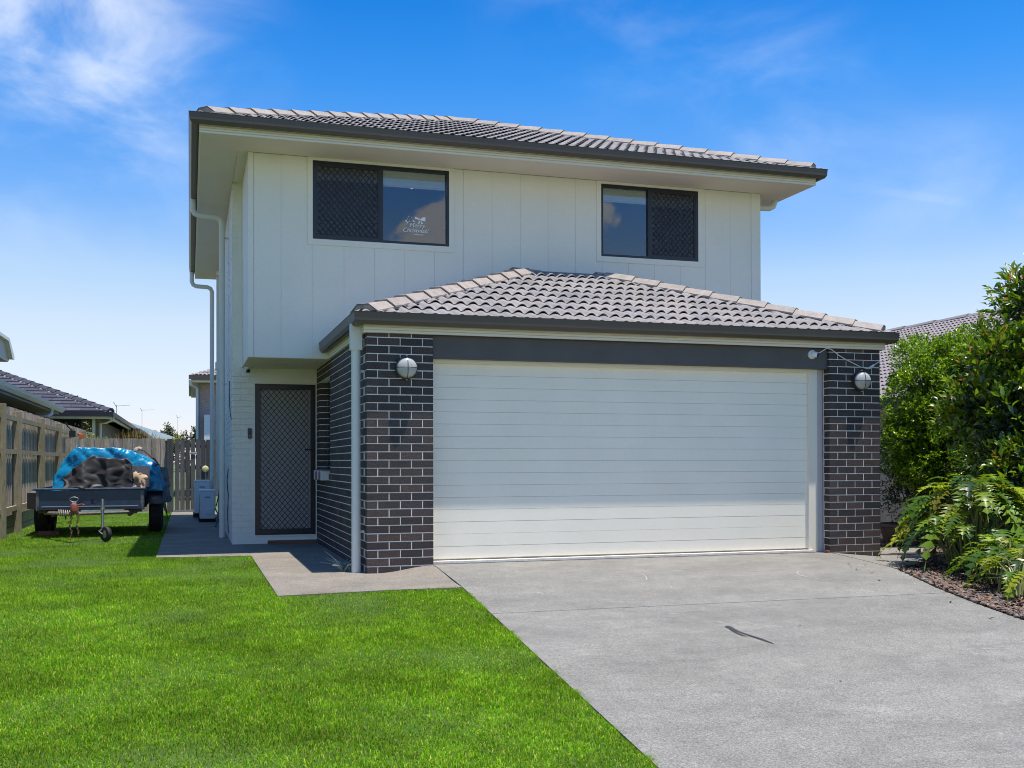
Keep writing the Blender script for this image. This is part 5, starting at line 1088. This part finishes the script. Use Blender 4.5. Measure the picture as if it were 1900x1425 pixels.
# large-leaved tree on the right edge
rt = thing('large_leaf_tree', 'tall glossy tree with larger leaves and orange new growth at the right edge', 'tree', (7.55, -1.0, -.15))
rc = [(7.75, -.9, 2.9), (7.35, -.8, 2.3), (7.9, -1.0, 2.1), (7.45, -1.1, 1.55), (7.9, -1.3, 1.2), (7.2, -.6, 1.7), (7.35, -1.3, .9), (8.2, -.6, 2.6), (7.15, -.9, 1.2), (7.5, -1.6, 1.75)]
rr = [(.40, .38, .42), (.42, .4, .42), (.55, .5, .5), (.5, .45, .45), (.55, .5, .5), (.35, .4, .4), (.42, .4, .45), (.4, .4, .5), (.3, .35, .4), (.35, .3, .35)]
leaf_cloud('crown', rc, rr, 15000, .115, leaf_l, rt, aspect=.40, shell=.45, updir=.7, seed=8, fold_=.35)
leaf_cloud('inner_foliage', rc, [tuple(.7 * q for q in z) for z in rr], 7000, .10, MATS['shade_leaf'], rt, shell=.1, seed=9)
trunk(rt, (7.6, -.95, -.2), [(7.7, -.9, 2.9), (7.4, -.9, 2.0), (7.9, -1.0, 1.8), (7.3, -1.2, 1.2), (7.5, -1.4, 1.4)], .04)
mid = thing('dark_shrub', 'shaded dark green shrub filling the gap between hedge and tree', 'shrub', (8.5, .1, -.1))
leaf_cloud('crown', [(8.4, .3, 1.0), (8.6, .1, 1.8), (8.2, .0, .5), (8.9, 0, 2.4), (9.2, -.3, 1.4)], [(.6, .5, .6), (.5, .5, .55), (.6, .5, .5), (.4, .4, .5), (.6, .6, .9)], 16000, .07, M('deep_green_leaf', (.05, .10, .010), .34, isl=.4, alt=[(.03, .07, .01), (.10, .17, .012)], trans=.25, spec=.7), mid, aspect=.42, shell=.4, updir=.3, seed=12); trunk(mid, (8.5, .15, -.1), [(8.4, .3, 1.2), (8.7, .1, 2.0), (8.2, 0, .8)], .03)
# philodendron: arching stalks each with a deeply lobed leaf
def lobed_leaf(tip_dir, base, size, droop, r_):
    d = Vector(tip_dir).normalized(); up = Vector((0, 0, 1)); sd = d.cross(up).normalized(); nrm = sd.cross(d).normalized(); L_ = size
    vs = []; fs = []; n = 8
    rib = []
    for i in range(n * 2 + 1):
        t_ = i / (n * 2); p = Vector(base) + d * (L_ * t_) + nrm * (L_ * .16 * math.sin(t_ * 2.2)) - Vector((0, 0, 1)) * droop * L_ * t_ * t_; rib.append(p)
    vs += rib; nr = len(rib)
    for sg in (-1, 1):
        for k in range(n):
            t_ = (k + .6) / n; w_ = L_ * (.31 * math.sin(math.pi * min(1, .20 + .86 * t_)) ** .8 + .02) * r_.uniform(.88, 1.1)
            i0, i1 = 2 * k, 2 * k + 2; tip = rib[min(nr - 1, 2 * k + 1)] + sd * sg * w_ + d * (w_ * (.25 + .45 * t_)) + nrm * (w_ * .16) - Vector((0, 0, 1)) * (w_ * .28)
            mA = rib[i0].lerp(tip, .40) + d * (L_ * .004) + nrm * (w_ * .12); mB = rib[i1].lerp(tip, .40) + d * (L_ * .0) + nrm * (w_ * .12)
            b = len(vs); vs += [tip, mA, mB]; mI = 2 * k + 1
            q = [(i0, b + 1, mI), (mI, b + 1, b + 2), (mI, b + 2, i1), (b + 1, b, b + 2)]
            fs += q if sg == 1 else [tuple(reversed(f)) for f in q]
    return vs, fs
def philodendron(base, n, spread, size, label, seed, hmax=.9, bias=(0, 0)):
    r_ = random.Random(seed); t = thing('philodendron', label, 'plant', base, 'lobed leaf plants along the driveway'); base = Vector(base)
    stalks = G()
    for i in range(n):
        a = r_.uniform(0, 2 * math.pi); tilt = r_.uniform(.08, 1.45); ln = r_.uniform(.55, 1.0) * spread
        hd_ = Vector((math.cos(a) + bias[0], math.sin(a) + bias[1], 0)).normalized()
        e = base + hd_ * (ln * math.sin(tilt)) + Vector((0, 0, hmax * r_.uniform(.75, 1.05) * math.cos(tilt * .82)))
        st_ = base + Vector((r_.uniform(-.16, .16), r_.uniform(-.16, .16), 0)) + hd_ * .06; midp = st_.lerp(e, .5) + Vector((0, 0, .10)); stalks.tube([st_, midp, e], [.011, .009, .006], 5)
        ld = (hd_ + Vector((r_.uniform(-.45, .45), r_.uniform(-.45, .45), r_.uniform(-.25, .75) - .15 * tilt))).normalized()
        vs, fs = lobed_leaf(ld, e, size * r_.uniform(.75, 1.2), r_.uniform(.45, 1.25), r_)
        o = G().add(vs, fs).obj('leaf', leaf_p, t, fix=False); o.data.shade_smooth()
    stalks.obj('stalk', petiole_m, t, smooth=True, kind='stuff')
philodendron((6.42, -1.45, -.10), 230, .70, .36, 'large bushy plant of lobed yellow green leaves at the tip of the garden bed', 21, .98)
philodendron((6.02, -2.35, -.14), 75, .42, .27, 'lower lobed leaf plant spilling over the bed in front of the bushy one', 22, .42, bias=(.3, .2))
philodendron((5.62, -3.05, -.17), 55, .42, .26, 'bright lobed leaf plant cut by the right edge of the picture', 23, .42, bias=(.6, 0))
philodendron((7.0, -2.2, -.12), 80, .6, .34, 'shaded lobed leaf plant behind the bushy one', 24, .8, bias=(.2, 0))
# garden bed, litter and pebbles
bedp = [(x, y) for x, y in BED] + [(12, -9), (12, 12), (7.0, 12), (6.6, 2.0), (6.4, 1.5)]
bed_poly = BED + [(9.1, -9.0), (9.15, 12.0), (6.45, 12.0), (6.45, 1.56), (7.9, 1.31), (7.2, .25), (6.55, -.45), (6.0, -1.0)]
bed = G(); 
def zbed(x, y): return -.078 + (0.05 * (y + 1.3) * 1.0 if y < -1.3 else 0) + .012
bmx = bmesh.new(); f_ = bmx.faces.new([bmx.verts.new((x, y, 0)) for x, y in bed_poly]); bmesh.ops.triangulate(bmx, faces=[f_])
for _ in range(3): bmesh.ops.subdivide_edges(bmx, edges=[e for e in bmx.edges if e.calc_length() > .5], cuts=1); bmesh.ops.triangulate(bmx, faces=bmx.faces[:])
for v in bmx.verts: v.co.z = zbed(v.co.x, v.co.y) - .01 + .02 * mnoise.noise(v.co * 2)
bmesh.ops.recalc_face_normals(bmx, faces=bmx.faces); me = bpy.data.meshes.new('garden_bed'); bmx.to_mesh(me); bmx.free(); structure(link('garden_bed', me, mulch_m))
def in_poly(x, y, poly):
    c = False; j = len(poly) - 1
    for i in range(len(poly)):
        if (poly[i][1] > y) != (poly[j][1] > y) and x < (poly[j][0] - poly[i][0]) * (y - poly[i][1]) / (poly[j][1] - poly[i][1]) + poly[i][0]: c = not c
        j = i
    return c
vs = []; fs = []; r_ = random.Random(5); n = 0
while n < 9000:
    y = r_.uniform(-6.0, 1.9); x = r_.uniform(4.4, 8.8)
    if r_.random() > .35: x = bed_edge(min(y, -1.31)) + abs(r_.gauss(0, .55)) if y < -1.3 else x
    if not in_poly(x, y, bed_poly) and r_.random() > .012: continue
    n += 1; s_ = r_.uniform(.012, .035); a = r_.uniform(0, 6.28); z = (zbed(x, y) if in_poly(x, y, bed_poly) else z_drive(x, min(y, 0))) + r_.uniform(.004, .02); tx, ty = r_.uniform(-.5, .5), r_.uniform(-.5, .5)
    u = Vector((math.cos(a), math.sin(a), tx)) * s_; v_ = Vector((-math.sin(a), math.cos(a), ty)) * s_ * r_.uniform(.3, .7); p = Vector((x, y, z)); b = len(vs)
    vs += [p - u, p - v_ * .9 + Vector((0, 0, s_ * .2)), p + u, p + v_]; fs.append((b, b + 1, b + 2, b + 3))
fast_mesh('leaf_litter', np.array([tuple(v) for v in vs]), np.array(fs), chip_m, kind='stuff')
# pebbles: squashed icospheres
ib = bmesh.new(); bmesh.ops.create_icosphere(ib, subdivisions=1, radius=1); ib.verts.index_update(); iv = np.array([v.co[:] for v in ib.verts]); iff = np.array([[v.index for v in f.verts] for f in ib.faces]); ib.free()
PV = []; PF = []; n = 0
while n < 2600:
    if n < 1900: y = r_.uniform(-5.5, -1.4); x = bed_edge(y) + abs(r_.gauss(.10, .22)) + .01
    else: y = r_.uniform(.2, 2.3); x = r_.uniform(7.0, 8.2)
    if not in_poly(x, y, bed_poly): continue
    s_ = r_.uniform(.012, .030); M3 = Matrix.Rotation(r_.uniform(0, 6.28), 3, 'Z'); sc = np.array([s_ * r_.uniform(.8, 1.5), s_, s_ * r_.uniform(.45, .7)])
    PV.append((iv * sc) @ np.array(M3).T + np.array([x, y, zbed(x, y) + .008])); PF.append(iff + len(iv) * n); n += 1
o = fast_mesh('pebbles', np.concatenate(PV), np.concatenate(PF), pebble_m, kind='stuff'); o.data.shade_smooth()

# trees and bushes behind the fences
def small_tree(name, label, cat, cs, rs, n, size, mat, base, group=None, r0=.08, seed=30, aspect=.5):
    t = thing(name, label, cat, base, group); leaf_cloud('crown', cs, rs, n, size, mat, t, seed=seed, shell=.3, aspect=aspect, updir=.3); trunk(t, base, [c for c in cs[:3]], r0); return t
small_tree('gum_tree', 'dark sparse tree far off above the blue roof', 'tree', [(-3.1, 60, 2.9), (-2.75, 60, 2.6), (-3.6, 60, 2.75), (-3.1, 60, 3.35)], [(.35, .4, .35), (.4, .4, .3), (.5, .4, .25), (.15, .2, .2)], 2600, .12, leaf_f, (-3.1, 60, -.1), seed=31)
small_tree('treetop', 'green treetop just showing over the dark tiled roof', 'tree', [(-7.3, 45, 4.0), (-6.9, 45, 3.85), (-7.8, 45, 3.7)], [(.35, .4, .35), (.3, .4, .3), (.5, .5, .4)], 2400, .14, leaf_f, (-7.3, 45, -.1), seed=32)
small_tree('yellow_green_bush', 'yellow green bush beyond the gate in the distance', 'bush', [(-1.9, 40, 2.2), (-1.5, 40, 2.35), (-2.3, 40, 2.1), (-1.2, 40, 2.4)], [(.4, .4, .35), (.4, .4, .3), (.4, .4, .3), (.4, .4, .4)], 3600, .11, leaf_y, (-1.8, 40, -.1), seed=33)
small_tree('leafy_climber', 'fresh green shoots rising above the left fence corner', 'plant', [(-4.1, 17, 1.75), (-3.9, 17, 1.65), (-4.15, 17, 1.95)], [(.14, .1, .14), (.2, .1, .1), (.05, .05, .12)], 330, .06, leaf_y, (-4.05, 17, -.1), seed=34, r0=.015)
og = thing('ornamental_grass', 'orange tinged feathery grass showing above the back fence', 'grass', (-3.05, 17, -.1)); gg = G()
for i in range(420):
    a = random.uniform(0, 6.28); sp = random.uniform(0, .45); b0_ = Vector((-3.08 + random.uniform(-.25, .3), 17 + random.uniform(-.2, .2), .9)); e_ = Vector((b0_.x + math.cos(a) * sp, b0_.y + math.sin(a) * .3, 1.65 + random.uniform(-.05, .36) * (1 - sp))); gg.tube([b0_, b0_.lerp(e_, .6) + Vector((0, 0, .08)), e_], [.007, .007, .002], 3, caps=False)
gg.obj('blades', leaf_o, og, fix=False); G().cyl((-3.08, 17, -.1), (-3.08, 17, .95), .06, 8).obj('stem', stem_m, og)
tl = G()
leaf_cloud('far_treeline', [(x, 150 + 10 * math.sin(x), 1.5) for x in range(-120, 200, 7)], [(6, 4, 3.2 + 1.2 * math.sin(x * 1.7)) for x in range(-120, 200, 7)], 16000, .9, leaf_f, None, seed=40, shell=.3)['kind'] = 'stuff'

# ------------------------------------------------------------------ grass blades on the lawn
def lawn_points(n, y0, y1, seed):
    r = np.random.default_rng(seed); x = r.uniform(-4.62, 1.0, n); y = r.uniform(y0, y1, n)
    edge = 0.673 + (y + 1.374) * 0.0706
    ok = np.where(y < -1.5, x < edge - .012, np.where(y < 2.72, x < -1.045, x < -2.175))
    ok |= (y >= -1.60) & (y < -1.38) & (x < edge - .01) & (y < -1.565 + (x + 1.036) * .1066 - .01)
    # keep to the part the camera side can see
    vis = (x > -1.77 + (y + 11) * (-0.19) - 1.2)
    return x[ok & vis], y[ok & vis]
def blades(n, y0, y1, h, wd_, seed, seg=2):
    x, y = lawn_points(n, y0, y1, seed); r = np.random.default_rng(seed + 1); k = len(x)
    from_noise = np.array([mnoise.noise(Vector((a * .9, b * .9, 3.1))) for a, b in zip(x[::1], y[::1])]) if k < 60000 else (np.sin(x * 1.9 + np.sin(y * 1.3) * 1.7) * np.sin(y * 1.6 + np.sin(x * 2.3)) * .5)
    hh = h * r.uniform(.45, 1.2, k) * (1 + .3 * from_noise)
    z = np.where(y < -1.36, -0.085 + .05 * (y + 1.36), -0.085) - .004
    a = r.uniform(0, 2 * np.pi, k); lean = r.uniform(.15, 1.5, k); la = r.uniform(0, 2 * np.pi, k) + .6 * np.sin(x * 2.2) + .6 * np.cos(y * 1.9)
    w2 = wd_ * r.uniform(.6, 1.3, k); P = np.stack([x, y, z], 1); S_ = np.stack([np.cos(a), np.sin(a), np.zeros(k)], 1) * w2[:, None]
    Ld = np.stack([np.cos(la), np.sin(la), np.zeros(k)], 1)
    top = P + Ld * (hh * lean * .75)[:, None] + np.array([0, 0, 1]) * (hh * (1.05 - .45 * lean))[:, None]
    if seg == 1:
        V = np.stack([P - S_, P + S_, top], 1).reshape(-1, 3); Fa = (np.arange(k) * 3)[:, None] + np.array([[0, 1, 2]])
        return V, Fa
    md = P + Ld * (hh * lean * .22)[:, None] + np.array([0, 0, 1]) * (hh * .62)[:, None]
    V = np.stack([P - S_, P + S_, md + S_ * .75, md - S_ * .75, top], 1).reshape(-1, 3); b = (np.arange(k) * 5)[:, None]
    Fa = np.concatenate([b + np.array([[0, 1, 2]]), b + np.array([[0, 2, 3]]), b + np.array([[3, 2, 4]])], 1).reshape(-1, 3)
    return V, Fa
def thin(vf, k, fn, seed):
    """drop whole blades with probability 1 - fn(y)"""
    V, Fa = vf; nv = 5 if Fa.shape[0] * 1.0 / (len(V) / 5) > 2.5 else 3; B_ = len(V) // nv; y = V.reshape(B_, nv, 3)[:, 0, 1]; keep = np.random.default_rng(seed).random(B_) < fn(y)
    V2 = V.reshape(B_, nv, 3)[keep].reshape(-1, 3); k2 = int(keep.sum()); base = np.arange(k2)[:, None] * nv
    pat = [[0, 1, 2], [0, 2, 3], [3, 2, 4]] if nv == 5 else [[0, 1, 2]]
    return V2, np.concatenate([base + np.array([q]) for q in pat], 1).reshape(-1, 3)
A = thin(blades(430000, -6.9, .8, .034, .0025, 50), 0, lambda y: np.clip((.6 - y) / 3.2, 0, 1), 1)
B = thin(blades(260000, -2.8, 5.5, .034, .0032, 60, 1), 0, lambda y: np.clip((y + 2.8) / 3.0, 0, 1) * np.clip((5.3 - y) / 1.5, .0, 1), 2)
Cc = thin(blades(140000, 3.5, 15.2, .036, .0045, 70, 1), 0, lambda y: np.clip((y - 3.6) / 1.5, 0, 1), 3)
A2 = blades(190000, -6.9, -3.2, .028, .0022, 80, 1)
# stragglers creeping over the edges of the slabs
def edge_blades(p, q, n, h, seed, out):
    r = np.random.default_rng(seed); t = r.random(n); p, q, out = np.array(p, float), np.array(q, float), np.array(out, float)
    P = p + (q - p) * t[:, None]; clump = (np.sin(t * 61 + seed) + np.sin(t * 23.7) + np.sin(t * 143)) / 3
    P[:, :2] += out * r.normal(-.004, .008, n)[:, None]; hh = h * (.7 + .6 * np.clip(clump, -.5, 1)) * r.uniform(.5, 1.4, n); a = r.uniform(0, 6.28, n)
    S_ = np.stack([np.cos(a), np.sin(a), 0 * a], 1) * .0022; d = np.stack([out[0] * .8 + r.normal(0, .5, n), out[1] * .8 + r.normal(0, .5, n), r.uniform(.5, 1.2, n)], 1)
    top = P + d * hh[:, None]; V = np.stack([P - S_, P + S_, top], 1).reshape(-1, 3); return V, (np.arange(n) * 3)[:, None] + np.array([[0, 1, 2]])
E_ = [edge_blades((EDGE(-6.9) - .012, -6.9, -.365), (.655, -1.40, -.088), 16000, .022, 90, (1, 0)), edge_blades((-1.05, -1.57, -.095), (.66, -1.395, -.088), 4500, .022, 91, (0, 1)),
      edge_blades((-1.046, -1.57, -.095), (-1.046, 2.70, -.09), 7000, .022, 92, (1, 0)), edge_blades((-2.17, 2.71, -.09), (-1.04, 2.59, -.09), 3500, .022, 93, (0, 1)), edge_blades((-2.18, 2.75, -.09), (-2.18, 15.1, -.09), 9000, .022, 94, (1, 0))]
parts_ = [A, B, Cc, A2] + E_; off = 0; Vl = []; Fl = []
for V_, F_ in parts_: Vl.append(V_); Fl.append(F_ + off); off += len(V_)
Vs = np.concatenate(Vl); Fs = np.concatenate(Fl)
gr_ = fast_mesh('grass', Vs, Fs, blade_m, None, 'stuff'); gr_['label'] = 'short green grass of the front lawn'
print('grass tris', len(Fs))
